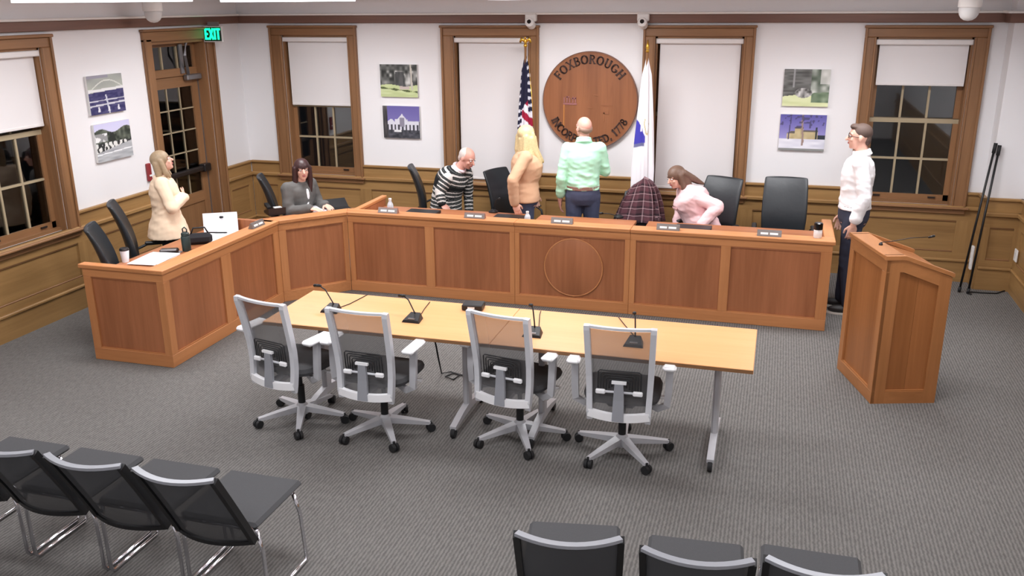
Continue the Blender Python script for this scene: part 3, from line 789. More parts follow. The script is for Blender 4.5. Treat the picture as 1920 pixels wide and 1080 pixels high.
def picture(axis, c0, c1, z0, z1, fn, label):
    """canvas print on wall; axis 0 = back wall (x range), 1 = left wall (y range)"""
    root = thing('wall_picture', label, 'picture', ((c0+c1)/2, -.02, z0) if axis == 0 else (.02, (c0+c1)/2, z0), group='photo canvases hung in pairs on the walls')
    dp = .028
    if axis == 0: B('canvas', 'off_white', root, ((c0, -dp, z0), (c1, -.002, z1)), ch=.002)
    else: B('canvas', 'off_white', root, ((.002, c0, z0), (dp, c1, z1)), ch=.002)
    nx, nz_ = 76, 60; vs = []; cols = []; fs = []
    for j in range(nz_+1):
        for i in range(nx+1):
            uu, vv = i/nx, j/nz_; p = c0+(c1-c0)*uu; z = z0+(z1-z0)*vv
            vs.append((p, -dp-.0015, z) if axis == 0 else (dp+.0015, p, z)); cols.append(fn(uu, vv))
    for j in range(nz_):
        for i in range(nx):
            a = j*(nx+1)+i; q = (a, a+1, a+nx+2, a+nx+1); fs.append(q)
    me = bpy.data.meshes.new('print'); me.from_pydata(vs, [], fs); vcol(me, cols)
    link('print', me, 'print', root, world=True)
picture(0, 1.875, 2.345, 1.785, 2.160, pic_monument, 'upper canvas of a stone monument among trees, left of the seal')
picture(0, 1.886, 2.355, 1.300, 1.680, pic_church, 'lower canvas of white building under violet sky, left of the seal')
picture(0, 6.459, 6.916, 1.784, 2.162, pic_bench, 'upper canvas of a grey house and lawn, right of the seal')
picture(0, 6.457, 6.920, 1.322, 1.698, pic_library, 'lower canvas of a stone building in snow, right of the seal')
picture(1, -2.715, -2.218, 1.820, 2.192, pic_arena, 'upper canvas of an arena with navy seats on left wall')
picture(1, -2.712, -2.195, 1.357, 1.728, pic_parade, 'lower canvas of a parade crowd and trees on left wall')

# ------------------------------------------------------------------ exit sign, domes, sensors, alarm, outlets
ex = thing('exit_sign', 'lit green exit sign beside the top of the glazed door', 'sign', (.13, -.72, 2.41))
m3 = Matrix.Translation((.135, -.72, 2.52)) @ Matrix.Rotation(math.radians(8), 4, 'Z')
def xb(name, mm, a, b_, ch=0, par=None): mb = MB(); mb.box(a, b_, m3, ch); return mb.build(name, mm, par or ex, world=True)
xb('sign_box', 'off_white', (-.118, -.02, -.088), (.118, .02, .09), .006)
fc = xb('face_plate', 'exit_face', (-.104, -.024, -.076), (.104, -.019, .078))
xb('canopy', 'steel', (-.05, -.02, .09), (.07, .02, .135))
px_ = -.092
for c in 'EXIT':
    mb, w_ = glyph(c, .115, .20, False, .003, .60)
    m4 = m3 @ Matrix.Translation((px_, -.024, -.055)) @ Matrix.Rotation(PI/2, 4, 'X')
    mb.v = [m4 @ v for v in mb.v]; mb.build('letter', 'exit_green', fc, world=True); px_ += w_+.004
def dome(x, y, zb, label):
    t_ = thing('dome_camera', label, 'camera', (x, y, zb), group='white dome cameras under the ceiling')
    mb = MB(); mb.lathe([(.055, .10), (.095, .115), (.095, CEIL-zb)], 24); mb.build('mount', 'white_trim', t_, 'auto')
    mb = MB(); mb.lathe([(.004, 0), (.034, .006), (.060, .024), (.076, .05), (.084, .085), (.084, .12)], 24); mb.build('dome', 'off_white', t_, True)
    return t_
dome(.33, -2.0, 2.672, 'white dome camera near the glazed door')
dome(7.93, -1.2, 2.662, 'white dome camera above the right-hand window')
for x, lab in ((3.742, 'white wall camera above the striped flag'), (4.976, 'white wall camera above the white flag')):
    t_ = thing('wall_camera', lab, 'camera', (x, -.05, 2.57), group='small white cameras on the crown trim')
    B('bracket', 'white_plastic', t_, ((x-.062, -.13, 2.64), (x+.062, -.05, 2.725)), ch=.012)
    mb = MB(); mb.lathe([(.020, -.07), (.046, -.06), (.05, 0), (.05, .05), (.038, .06)], 20, Matrix.Translation((x, -.12, 2.62)) @ Matrix.Rotation(math.radians(70), 4, 'X') @ Matrix.Rotation(0, 4, 'Z')); mb.build('body', 'white_plastic', t_, 'auto', world=True)
    mb = MB(); mb.lathe([(.022, .055), (.022, .068)], 16, Matrix.Translation((x, -.12, 2.62)) @ Matrix.Rotation(math.radians(70), 4, 'X')); mb.build('lens', 'black_gloss', t_, world=True)
q = GX(277, 322)
t_ = thing('fire_alarm', 'red fire alarm pull box on left wall behind the cream-jacketed woman', 'alarm', (0, q.y, q.z-.08))
B('box', 'red', t_, ((.0, q.y-.03, q.z-.10), (.03, q.y+.03, q.z+.09)), ch=.006); B('handle', 'white_plastic', t_, ((.03, q.y-.018, q.z-.05), (.038, q.y+.018, q.z-.03)), ch=.003)
t_ = thing('power_strip', 'white vertical power strip on side of the corner chase', 'power strip', (8.47, -.12, .17))
B('body', 'white_plastic', t_, ((8.452, -.15, .17), (8.477, -.09, .42)), ch=.005)
for k in range(4): B('socket', 'off_white', t_, ((8.449, -.136, .20+.052*k), (8.453, -.104, .232+.052*k)))
t_ = thing('wall_outlet', 'white outlet plate low on right wall', 'outlet', (XR, -.36, .36))
B('plate', 'white_plastic', t_, ((XR-.04, -.42, .35), (XR-.026, -.32, .47)), ch=.003); B('socket', 'off_white', t_, ((XR-.043, -.39, .38), (XR-.04, -.35, .44)))
mb = MB(); q = [GZ(x, y, .008) for x, y in ((1890, 543), (1868, 550), (1840, 549), (1820, 547), (1816, 551), (1822, 552))]
tag(mb.tube([tuple(v) for v in q], .006, 6).build('floor_cable', 'rubber', None, True), 'thin dark cable lying on carpet by the corner chase', 'cable')
# two leaning poles
for (fx, fy, tx, ty, tz, lab) in ((8.335, -.42, 8.492, -.262, 1.50, 'black leaning pole nearer the window'), (8.41, -.46, 8.53, -.262, 1.48, 'black leaning pole nearer the right wall')):
    t_ = thing('leaning_pole', lab, 'pole', (fx, fy, 0), group='two black poles leaning in the right corner')
    a, b_ = Vector((fx, fy, .008)), Vector((tx, ty-.012, tz))
    mb = MB(); mb.tube([a, b_], .011, 10); mb.build('shaft', 'black', t_, True, True)
    d = (b_-a).normalized(); mb = MB(); mb.tube([b_-d*.10, b_], .017, 10); mb.build('grip', 'rubber', t_, True, True)
    mb = MB(); mb.tube([a, a+d*.05], .016, 10); mb.build('foot_cap', 'rubber', t_, True, True)

# ------------------------------------------------------------------ flags
def flag(x, y, ztop, zbot, wtop, wbot, colf, label, finial):
    t_ = thing('flag', label, 'flag', (x, y, 0))
    mb = MB(); mb.lathe([(.15, .0), (.15, .02), (.11, .035), (.05, .06), (.03, .10), (.02, .12)], 24, Matrix.Translation((x, y, 0))); mb.build('stand', 'gold', t_, 'auto', True)
    mb = MB(); mb.tube([(x, y, .1), (x, y, ztop+.09)], .013, 12); mb.build('pole', 'casing_z', t_, True, True)
    if finial == 'eagle':
        mb = MB(); mb.sph((x, y, ztop+.085), .022); mb.ell((x, y, ztop+.125), ((.016, 0, 0), (0, .018, 0), (0, 0, .038))); mb.sph((x, y-.012, ztop+.165), .013)
        for s_ in (-1, 1):
            mb.bar([(x+s_*.008, y, ztop+.13), (x+s_*.045, y, ztop+.155), (x+s_*.06, y, ztop+.115)], .012, [.03, .04, .02], (0, 0, 1))
        mb.build('eagle_finial', 'gold', t_, True, True)
    else:
        mb = MB(); mb.lathe([(.012, 0), (.02, .015), (.012, .03), (.022, .05), (.016, .075), (.004, .13)], 14, Matrix.Translation((x, y, ztop+.03))); mb.build('spear_finial', 'gold', t_, True, True)
    nu, nv = 96, 130; vs = []; cols = []; fs = []
    for j in range(nv+1):
        v = j/nv; z = ztop+.0-(ztop-zbot)*v
        w = wtop+(wbot-wtop)*min(1, v/.75)**.8
        for i in range(nu):
            th = 2*PI*i/nu
            rr = w*(1+.20*math.cos(5*th+1.2*v)+.08*math.cos(11*th-2*v))*min(1, .3+v*6)
            vs.append((x+rr*math.cos(th)*1.0, y+rr*math.sin(th)*.55, z-.05*v*math.cos(th)**2)); cols.append(colf(th, v, math.cos(th)))
    for j in range(nv):
        for i in range(nu): fs.append((j*nu+i, j*nu+(i+1) % nu, (j+1)*nu+(i+1) % nu, (j+1)*nu+i))
    me = bpy.data.meshes.new('cloth'); me.from_pydata(vs, [], fs); vcol(me, cols); me.flip_normals() if False else None
    link('cloth', me, 'cloth_attr', t_, True, True); return t_
def us(th, v, c):
    edge = .36-.06*c                      # canton hangs lower on the left fold
    if v < edge and -.75 < c < .62: return (30, 30, 50)
    if v < edge+.10 and (c <= -.55 or c >= .62):
        return (205, 205, 214) if math.sin(v*120+c*3) > .35 else (34, 34, 56)
    k = math.floor((v-.035*c)*17)
    if c < -.75: return (44, 40, 58) if math.sin(v*60) < .2 else (196, 194, 204)
    return (146, 28, 54) if k % 2 else (214, 210, 218)
def ma(th, v, c):
    if math.sin(th) < 0:
        if .40 < v < .57 and -.98 < c < -.98+(v-.40)*9.0 and c < .15: 
            return (70, 66, 168) if not (.45 < v < .50 and -.55 < c < -.35) else (224, 222, 236)
        if .41 < v < .52 and abs(c-.35)*.22 < .09-(abs(v-.44)*.8) and abs(abs(c-.35)*.22-(.08-abs(v-.44)*.8)) < .02: return (196, 180, 140)
        if .575 < v < .60 and c < .1 and c > -.9: return (110, 112, 150)
    return (240, 236, 240)
flag(3.735, -.30, 2.31, .80, .024, .098, us, 'stars and stripes flag hanging furled on its pole left of the seal', 'eagle')
flag(5.062, -.30, 2.30, .72, .024, .108, ma, 'white state flag with blue shield hanging furled right of the seal', 'spear')
t_ = thing('flag_tassel', 'orange gold tassel hanging from the striped flag beside blonde woman', 'tassel', (3.86, -.42, 1.29))
mb = MB(); mb.lathe([(.006, .16), (.028, .14), (.03, .12), (.018, .10), (.034, .07), (.038, 0)], 14); mb.build('tuft', 'gold', t_, True)
mb = MB(); mb.tube([(0, 0, .15), (-.03, .05, .5), (-.09, .10, 1.0)], .004, 6); mb.build('cord', 'gold', t_, True)

# ------------------------------------------------------------------ lectern
L1, L2, L3 = Vector((7.046, -2.83)), Vector((7.246, -3.481)), Vector((7.701, -3.336))
lu = (L1-L2).normalized(); lv = Vector((lu.y, -lu.x)); LWd, LDp = (L1-L2).length, (L3-L2).length
lec = thing('lectern', 'wooden panelled lectern with sloping top standing right of the dais', 'lectern', (7.37, -3.08, 0))
ML = Matrix.Identity(4)
for i in range(2): ML[i][0] = lu[i]; ML[i][1] = lv[i]; ML[i][3] = L2[i]
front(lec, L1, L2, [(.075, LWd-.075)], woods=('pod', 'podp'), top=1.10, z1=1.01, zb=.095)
def side(u0, u1, rec_side):
    """panelled side between u0 and u1 with a sloping upper edge"""
    zt = lambda v: 1.10 if v < .13 else 1.10-(v-.13)*(.13/(LDp-.13))
    MS = ML @ Matrix(((0, 0, 1, 0), (1, 0, 0, 0), (0, 1, 0, 0), (0, 0, 0, 1)))    # prism (v, z) extruded along u
    def pr(name, mm, poly, a, b_): mb = MB(); mb.prism(poly, a, b_, MS); return mb.build(name, mm, lec, world=True)
    pr('stile', 'pod_z', [(.001, 0), (.10, 0), (.10, zt(.10)), (.001, zt(0))], u0, u1)
    pr('stile', 'pod_z', [(LDp-.09, 0), (LDp, 0), (LDp, zt(LDp)), (LDp-.09, zt(LDp-.09))], u0, u1)
    pr('bottom_rail', 'pod_x', [(.10, 0), (LDp-.09, 0), (LDp-.09, .095), (.10, .095)], u0, u1)
    a, b_ = .10, LDp-.09
    pr('top_rail', 'pod_x', [(a, zt(a)-.09), (.13, zt(.13)-.092), (b_, zt(b_)-.095), (b_, zt(b_)), (.13, zt(.13)), (a, zt(a))], u0, u1)
    r0, r1 = (u0+.014, u1-.002) if rec_side < 0 else (u0+.002, u1-.014)
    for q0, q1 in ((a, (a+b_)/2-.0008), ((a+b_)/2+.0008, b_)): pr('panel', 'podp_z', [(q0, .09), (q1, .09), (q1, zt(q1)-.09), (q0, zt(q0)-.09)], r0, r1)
    pr('panel_bead', 'pod_x', [(a, .095), (b_, .095), (b_, .106), (a, .106)], u0+.004, u1-.004)
    pr('top_rim', 'pod_x', [(-.012, zt(0)), (.13, zt(.13)), (LDp+.012, zt(LDp)), (LDp+.012, zt(LDp)+.028), (.13, zt(.13)+.03), (-.012, zt(0)+.03)], u0-.008, u1+.008)
side(0, .03, -1); side(LWd-.03, LWd, 1)
mb = MB(); mb.box((.022, -.012, 1.10), (LWd-.022, .13, 1.13), ML, .004); mb.build('top_ledge', 'pod_y', lec, world=True)
MS = ML @ Matrix(((0, 0, 1, 0), (1, 0, 0, 0), (0, 1, 0, 0), (0, 0, 0, 1)))
mb = MB(); mb.prism([(.13, 1.07), (LDp, .955), (LDp, .975), (.13, 1.09)], .03, LWd-.03, MS); mb.build('reading_board', 'podp_x', lec, world=True)
mb = MB(); mb.box((.03, .05, .52), (LWd-.03, LDp-.05, .545), ML); mb.build('shelf', 'podp_x', lec, world=True)
gm = thing('gooseneck_microphone', 'thin gooseneck microphone on the wooden lectern', 'microphone', tuple(ML @ Vector((.30, .07, 1.13))))
mb = MB(); mb.lathe([(.014, 0), (.014, .01), (.006, .02)], 16); mb.build('base', 'black', gm, 'auto')
g0 = ML @ Vector((.30, .07, 1.13)); g1 = GY(1744, 443, g0.y+.02)-g0
mb = MB(); mb.tube([(0, 0, .02), (g1.x*.25, 0, g1.z*.42), (g1.x*.6, 0, g1.z*.8), (g1.x, 0, g1.z)], .0028, 6); mb.build('neck', 'black', gm, True)
mb = MB(); mb.cap((g1.x-.01, 0, g1.z-.004), .007, (g1.x+.022, 0, g1.z+.008), .009); mb.build('capsule', 'black', gm, True)

# ------------------------------------------------------------------ folding tables in front of the dais
TZ = .74
def table(x0, x1, label, legs):
    y0, y1 = -4.875, -4.145
    t_ = thing('training_table', label, 'table', ((x0+x1)/2, (y0+y1)/2, 0), group='two light wooden tables pushed end to end')
    B('tabletop', 'table_x', t_, ((x0+.001, y0, TZ-.028), (x1-.001, y1, TZ)), ch=.003)
    B('edge_band', 'casing_x', t_, ((x0+.003, y0-.002, TZ-.026), (x1-.003, y0, TZ-.003)))
    ym = (y0+y1)/2
    B('modesty_beam', 'base_grey', t_, ((legs[0], ym-.02, TZ-.075), (legs[1], ym+.02, TZ-.030)))
    for lx in legs:
        lg = B('leg', 'base_grey', t_, ((lx-.022, ym-.045, .09), (lx+.022, ym+.045, TZ-.03)), ch=.012)
        mb = MB(); mb.bar([(lx, y0+.05, .075), (lx, ym-.15, .10), (lx, ym, .115), (lx, ym+.15, .10), (lx, y1-.05, .075)], .045, [.025, .045, .055, .045, .025]); mb.build('foot', 'base_grey', lg, world=True)
        for yy in (y0+.06, y1-.06):
            mb = MB(); mb.lathe([(.012, -.014), (.034, -.014), (.036, 0), (.034, .014), (.012, .014)], 16, Matrix.Translation((lx, yy, .036)) @ Matrix.Rotation(PI/2, 4, 'Y')); cw = mb.build('castor', 'rubber', lg, 'auto', world=True)
        B('bracket', 'dark_metal', t_, ((lx-.045, y0+.08, TZ-.052), (lx+.045, y1-.08, TZ-.028)))
table(3.10, 4.755, 'left of the two light wooden tables in front of the dais', (3.36, 4.47))
table(4.755, 6.41, 'right of the two light wooden tables, nearer the lectern', (5.02, 6.19))
def tmic(px, py, tipx, tipy, label, cab):
    p = GZ(px, py, TZ); t_ = thing('gooseneck_microphone', label, 'microphone', (p.x, p.y, TZ), group='gooseneck microphones on the tables')
    mb = MB(); ang = 0
    mb.add([(-.065, -.055, 0), (.065, -.055, 0), (.05, .06, 0), (-.05, .06, 0), (-.055, -.05, .018), (.055, -.05, .018), (.035, .05, .045), (-.035, .05, .045)],
           [(3, 2, 1, 0), (4, 5, 6, 7), (0, 1, 5, 4), (1, 2, 6, 5), (2, 3, 7, 6), (3, 0, 4, 7)]); mb.build('base', 'black', t_)
    mb = MB(); mb.box((-.025, -.04, .018), (.025, -.01, .026)); mb.build('talk_button', 'steel', t_)
    e = GY(tipx, tipy, p.y+.10)-p
    mb = MB(); mb.tube([(0, .035, .04), (e.x*.12, .05, e.z*.4), (e.x*.45, .075, e.z*.85), (e.x*.75, .09, e.z)], .005, 8); mb.build('neck', 'black', t_, True)
    mb = MB(); mb.cap((e.x*.72, .09, e.z), .011, (e.x, .10, e.z-.005), .012); mb.build('capsule', 'black', t_, True)
    mb = MB(); pts = [(v-p).to_tuple() for v in (p+Vector((.02, .06, .004)),)+tuple(GZ(x, y, TZ+.004) for x, y in cab)]; mb.tube(pts, .003, 6); mb.build('cord', 'rubber', t_, True)
tmic(622, 583, 590, 534, 'table microphone at far left, over the first grey chair', [(655, 570), (690, 552)])
tmic(775, 601, 749, 553, 'table microphone standing alone left of the black box', [(795, 580), (806, 566)])
tmic(1000, 628, 994, 571, 'table microphone beside the third grey chair', [(1012, 590), (1014, 583)])
tmic(1189, 646, 1189, 586, 'table microphone seen through back of the rightmost grey chair', [(1172, 610), (1160, 595)])
p = GZ(888, 579, TZ); t_ = thing('receiver_box', 'small flat black electronics box on the table', 'box', (p.x, p.y, TZ), math.radians(6))
mb = MB(); mb.box((-.075, -.06, .004), (.075, .06, .045), ch=.006); mb.build('case', 'black', t_)
mb = MB(); mb.box((-.03, -.0625, .018), (.02, -.0605, .032)); mb.build('label', 'label_white', t_)
for sx in (-1, 1):
    mb = MB(); mb.lathe([(.01, 0), (.01, .006)], 10, Matrix.Translation((sx*.06, 0, 0))); mb.build('foot', 'rubber', t_)
pts = [GY(x, y, -4.55) for x, y in ((812, 625), (818, 650), (822, 672))]+[GZ(x, y, .01) for x, y in ((828, 700), (845, 697), (862, 703), (850, 712), (835, 706), (852, 699), (875, 706), (900, 704))]
mb = MB(); mb.tube([tuple(q) for q in pts], .006, 6); tag(mb.build('power_cable', 'rubber', None, True), 'dark cable hanging from the tables into a coil on carpet', 'cable')

# ------------------------------------------------------------------ grey mesh task chairs
def prof(z):      # backrest profile: y for height z
    P = [(.40, -.245), (.50, -.232), (.62, -.235), (.75, -.258), (.88, -.285), (.96, -.303), (1.0, -.310)]
    for (a, ya), (b_, yb) in zip(P[:-1], P[1:]):
        if z <= b_: t = max(0, (z-a)/(b_-a)); return ya+(yb-ya)*t
    return P[-1][1]
def star_base(t_, m, R_, hub, hz=.085, a0=.3):
    mb = MB(); mb.lathe([(.045, hz-.03), (.05, hz), (.04, hz+.035), (.028, hz+.05)], 18); bs = mb.build(hub, m, t_, 'auto')
    for k in range(5):
        a = a0+2*PI*k/5; c, s_ = math.cos(a), math.sin(a)
        mb = MB(); mb.bar([(c*.03, s_*.03, hz+.012), (c*R_*.55, s_*R_*.55, hz-.004), (c*R_, s_*R_, hz-.022)], [.06, .046, .03], [.045, .034, .022]); sp = mb.build('base_spoke', m, t_, False)
        mm_ = Matrix.Translation((c*R_, s_*R_, .03)) @ Matrix.Rotation(a+.5, 4, 'Z') @ Matrix.Rotation(PI/2, 4, 'X')
        mb = MB(); mb.lathe([(.010, -.025), (.028, -.025), (.030, -.018), (.030, -.004), (.018, -.003), (.018, .003), (.030, .004), (.030, .018), (.028, .025), (.010, .025)], 16, mm_)
        mb.tube([(c*R_, s_*R_, .04), (c*R_, s_*R_, .075)], .009, 8); mb.build('castor', 'rubber', sp, 'auto')
def task_chair():
    t_ = thing('task_chair', '-', 'chair', (0, 0, 0), group='grey mesh task chairs at the tables')
    star_base(t_, 'base_grey', .315, 'base_hub', a0=.32)
    mb = MB(); mb.tube([(0, 0, .12), (0, 0, .27)], .026, 14); mb.tube([(0, 0, .26), (0, 0, .41)], .016, 12); mb.build('gas_column', 'black', t_, 'auto')
    mb = MB(); mb.box((-.09, -.15, .385), (.09, .12, .43), ch=.015); mb.build('tilt_box', 'rubber', t_)
    # seat: rounded cushion
    n, m_ = 18, 14; vs = []; fs = []
    def sup(i, n_): a = 2*PI*i/n_; c, s_ = math.cos(a), math.sin(a); return math.copysign(abs(c)**.45, c), math.copysign(abs(s_)**.45, s_)
    mb = MB(); ring = [(.80, .425), (.97, .437), (1.0, .46), (.95, .485), (.75, .493), (.0, .488)]
    N_ = 28
    for (k, z) in ring:
        for i in range(N_):
            c, s_ = sup(i, N_); y = .02+s_*.235*k; vs.append((c*.245*k, y, z-.03*max(0, (y-.12)/.14)**2*1.0))
    for j in range(len(ring)-1):
        for i in range(N_): fs.append((j*N_+i, j*N_+(i+1) % N_, (j+1)*N_+(i+1) % N_, (j+1)*N_+i))
    fs.append(tuple(range(N_-1, -1, -1))); mb.add(vs, fs); mb.build('seat', 'seat_cloth', t_, 'auto')
    zs = [.40, .46, .52, .58, .64, .70, .76, .82, .89, .965]
    wid = lambda z: .166+.018*((z-.4)/.55)
    bow = lambda x, z: -.030*(1-(x/.20)**2)
    nx = 12; vs = []; fs = []
    for z in zs:
        for i in range(nx+1):
            x = wid(z)*(2*i/nx-1); vs.append((x, prof(z)+bow(x, z)+.012, z))
    for j in range(len(zs)-1):
        for i in range(nx): a = j*(nx+1)+i; fs.append((a, a+1, a+nx+2, a+nx+1))
    mb = MB(); mb.add(vs, fs); mb.build('back_mesh', 'mesh_grey', t_, True)
    for s_ in (-1, 1):
        zz = [.345]+zs+[.992]; mb = MB(); mb.bar([(s_*(wid(z)+.016), prof(z)-.004, z) for z in zz], .036, [.02]+[.042]*len(zs)+[.03], (0, 1, .2)); mb.build('back_stile', 'frame_grey', t_)
    mb = MB(); mb.bar([(x, prof(.98)+bow(x, .95)*.9, .984) for x in [(.21*(2*i/10-1)) for i in range(11)]], .026, .016); mb.build('top_bar', 'frame_grey', t_)
    mb = MB(); mb.bar([(x, prof(.40)+bow(x, .4)*1.2-.004, .395-.012*(1-(x/.2)**2)) for x in [(.188*(2*i/10-1)) for i in range(11)]], .030, .050); mb.build('bottom_bar', 'arm_white', t_)
    mb = MB(); mb.bar([(0, prof(.385)-.052, .365), (0, prof(.5)-.050, .50), (0, prof(.62)-.046, .615)], [.072, .066, .052], .020, (0, 1, .1)); sp = mb.build('back_spine', 'spine_grey', t_)
    mb = MB(); mb.bar([(0, prof(.36)-.045, .375), (0, -.12, .40), (0, .0, .405)], .07, .03); mb.build('spine_yoke', 'base_grey', t_)
    mb = MB(); mb.bar([(-.045, prof(.61)-.048, .618), (.045, prof(.61)-.048, .618)], .02, .016); mb.build('spine_cap', 'arm_white', sp)
    mb = MB(); mb.tube([(-.13, prof(.545)-.03, .545), (.13, prof(.545)-.03, .545)], .008, 8); lb = mb.build('lumbar_bar', 'frame_grey', t_, True)
    for s_ in (-1, 1):
        mb = MB(); mb.box((s_*.085, prof(.545)-.045, .53), (s_*.145, prof(.545)-.022, .56), ch=.006); mb.build('lumbar_knob', 'arm_white', lb)
    mb = MB()
    for k in range(6):
        a, b0, b1 = .045+.0175*k, .60-.012*k, .615+.0145*k
        pts = [(-a, b0-.02), (-a, b1-.012), (-a+.012, b1), (a-.012, b1), (a, b1-.012), (a, b0-.02)]
        mb.tube([(x, prof(z)+bow(x, z)-.002, z) for x, z in pts], .0042, 5)
    mb.build('lumbar_pad', 'lumbar', t_, True)
    for s_ in (-1, 1):
        mb = MB(); mb.bar([(s_*.12, -.06, .415), (s_*.235, -.12, .395), (s_*.288, -.135, .43), (s_*.294, -.135, .52), (s_*.297, -.125, .690)], [.04, .042, .045, .045, .045], [.022, .026, .03, .03, .03], (0, 1, 0)); ar = mb.build('arm_post', 'base_grey', t_)
        mb = MB(); mb.box((s_*.297-.042, -.235, .690), (s_*.297+.042, .0, .725), ch=.014); mb.build('arm_pad', 'arm_white', ar)
    mb = MB(); mb.tube([(.10, .03, .405), (.24, .05, .40)], .006, 6); mb.box((.22, .035, .39), (.27, .065, .408), ch=.004); mb.build('lever', 'arm_white', t_)
    return t_
proto = task_chair()
for k, (hx, hy, a, lab) in enumerate((( 567, 762, -13, 'leftmost grey mesh task chair at the tables'), (722, 784, -2, 'second grey mesh task chair from the left at the tables'),
                                      (975, 795, -10, 'third grey mesh task chair from the left, before the table seam'), (1166, 822, 3, 'rightmost grey mesh task chair at the tables'))):
    p = GZ(hx, hy, .1); o = proto if k == 0 else copy_tree(proto)
    place(o, (p.x, p.y, 0), math.radians(a), lab)

# ------------------------------------------------------------------ black executive chairs
def exec_chair():
    t_ = thing('office_chair', '-', 'chair', (0, 0, 0), group='black leather high-back office chairs behind the dais')
    star_base(t_, 'black', .31, 'base_hub', a0=.1)
    mb = MB(); mb.tube([(0, 0, .12), (0, 0, .40)], .025, 14); mb.build('gas_column', 'black', t_, True)
    mb = MB(); mb.box((-.25, -.23, .41), (.25, .25, .50), ch=.03); sb = mb.build('seat', 'leather', t_)
    bv = sb.modifiers.new('bevel', 'BEVEL'); bv.width = .02; bv.segments = 3
    P = [(.44, -.20), (.55, -.225), (.70, -.22), (.85, -.25), (1.0, -.30), (1.09, -.345), (1.112, -.356), (1.12, -.36)]
    wd = [.19, .21, .225, .225, .22, .213, .210, .195]; th = [.03, .038, .04, .036, .03, .024, .022, .012]
    n = 20; vs = []; fs = []
    for (z, y), w, t in zip(P, wd, th):
        for i in range(n):
            a = 2*PI*i/n; c, s_ = math.cos(a), math.sin(a); c2 = math.copysign(abs(c)**.4, c); s2 = math.copysign(abs(s_)**.6, s_)
            vs.append((c2*w, y+s2*t+.035*(abs(c2)**2)-.01, z))
    for j in range(len(P)-1):
        for i in range(n): fs.append((j*n+i, j*n+(i+1) % n, (j+1)*n+(i+1) % n, (j+1)*n+i))
    fs += [tuple(range(n-1, -1, -1)), tuple((len(P)-1)*n+i for i in range(n))]
    mb = MB(); mb.add(vs, fs); bo = mb.build('backrest', 'leather', t_, True)
    sd = bo.modifiers.new('sub', 'SUBSURF'); sd.levels = 1; sd.render_levels = 2
    mb = MB(); mb.bar([(0, -.05, .395), (0, -.22, .40), (0, -.265, .50), (0, -.27, .62)], .08, .02); mb.build('back_bracket', 'black', t_)
    for s_ in (-1, 1):
        mb = MB(); mb.tube([(s_*.20, .10, .43), (s_*.275, .12, .43), (s_*.285, .13, .52), (s_*.285, .11, .62), (s_*.285, .04, .655), (s_*.285, -.10, .655), (s_*.28, -.19, .62), (s_*.24, -.22, .56)], .013, 8); ar = mb.build('arm_loop', 'leather_arm', t_, True)
        mb = MB(); mb.box((s_*.285-.025, -.12, .657), (s_*.285+.025, .10, .680), ch=.01); mb.build('arm_pad', 'leather_arm', ar)
    return t_
ep = exec_chair()
EX = [((1475, 331), -.50, (0.02, -1), 'high-back black chair standing empty at the right end of dais'),
      ((1362, 331), -.47, (-.42, -.9), 'black chair behind woman in pink'),
      ((925, 316), -.42, (.93, -.36), 'black chair behind blonde woman in tan'),
      ((768, 311), -.62, (.93, .37), 'black chair turned edge-on left of the striped sweater'),
      ((1200, 372), -.58, (.1, -1), 'black chair with the plaid shirt over its back'),
      ((485, 329), -1.64, (.86, .5), 'black chair of the seated woman in grey'),
      ((205, 380), -3.46, (.80, .60), 'black chair behind the left wing, beside woman in cream'),
      ((164, 423), -3.95, (.84, .54), 'black chair at the near end of left wing')]
EXO = []
for k, ((x, y), Y, d, lab) in enumerate(EX):
    o = ep if k == 0 else copy_tree(ep); d = Vector(d).normalized(); tp = GY(x, y, Y)
    place(o, (tp.x+d.x*.355, tp.y+d.y*.355, 0), math.atan2(-d.x, d.y), lab); EXO.append(o)
    sc = tp.z/1.12; o.scale = (.78 if k == 4 else 1, 1, max(.82, min(1.12, sc)))
# plaid shirt draped over a chair back
c_ = EXO[4].location; ct = GY(1203, 336, -.58); t_ = thing('plaid_shirt', 'dark red plaid flannel shirt draped over a black chair back', 'shirt', (ct.x, ct.y-.02, .60))
nu, nv = 80, 50; vs = []; fs = []; uvs = []
hts = [(0, .025, .025), (.03, .06, .06), (.10, .105, .09), (.25, .150, .11), (.6, .205, .14), (1, .245, .16)]
for j in range(nv+1):
    v = j/nv
    for (a, b_) in zip(hts[:-1], hts[1:]):
        if v <= b_[0]: t = (v-a[0])/(b_[0]-a[0]); w = a[1]+(b_[1]-a[1])*t; dp = a[2]+(b_[2]-a[2])*t; break
    z = (ct.z+.035-.60)*(1-v)+.02*v
    for i in range(nu):
        th = 2*PI*i/nu; c, s_ = math.cos(th), math.sin(th); c2 = math.copysign(abs(c)**.7, c); s2 = math.copysign(abs(s_)**.7, s_)
        fo = 1+min(1, v*3)*(.10*math.sin(th*11+1.5*v)+.06*math.sin(th*19+1))
        vs.append((c2*w*fo+.03*(1-v)*1.0, s2*dp*fo-.05*v+.0, z-(.035*c2*(1-v) if c2 < 0 else -.0)*-1*(-1 if False else 1)-.02*(1-v)*abs(c2))); uvs.append((i/nu*1.6, v))
for j in range(nv):
    for i in range(nu): fs.append((j*nu+i, j*nu+(i+1) % nu, (j+1)*nu+(i+1) % nu, (j+1)*nu+i))
fs.append(tuple(range(nu-1, -1, -1)))
me = bpy.data.meshes.new('cloth'); me.from_pydata(vs, [], fs); ul = me.uv_layers.new(name='UVMap')
for lp in me.loops:
    ul.data[lp.index].uv = uvs[lp.vertex_index]
link('cloth', me, 'plaid', t_, True)
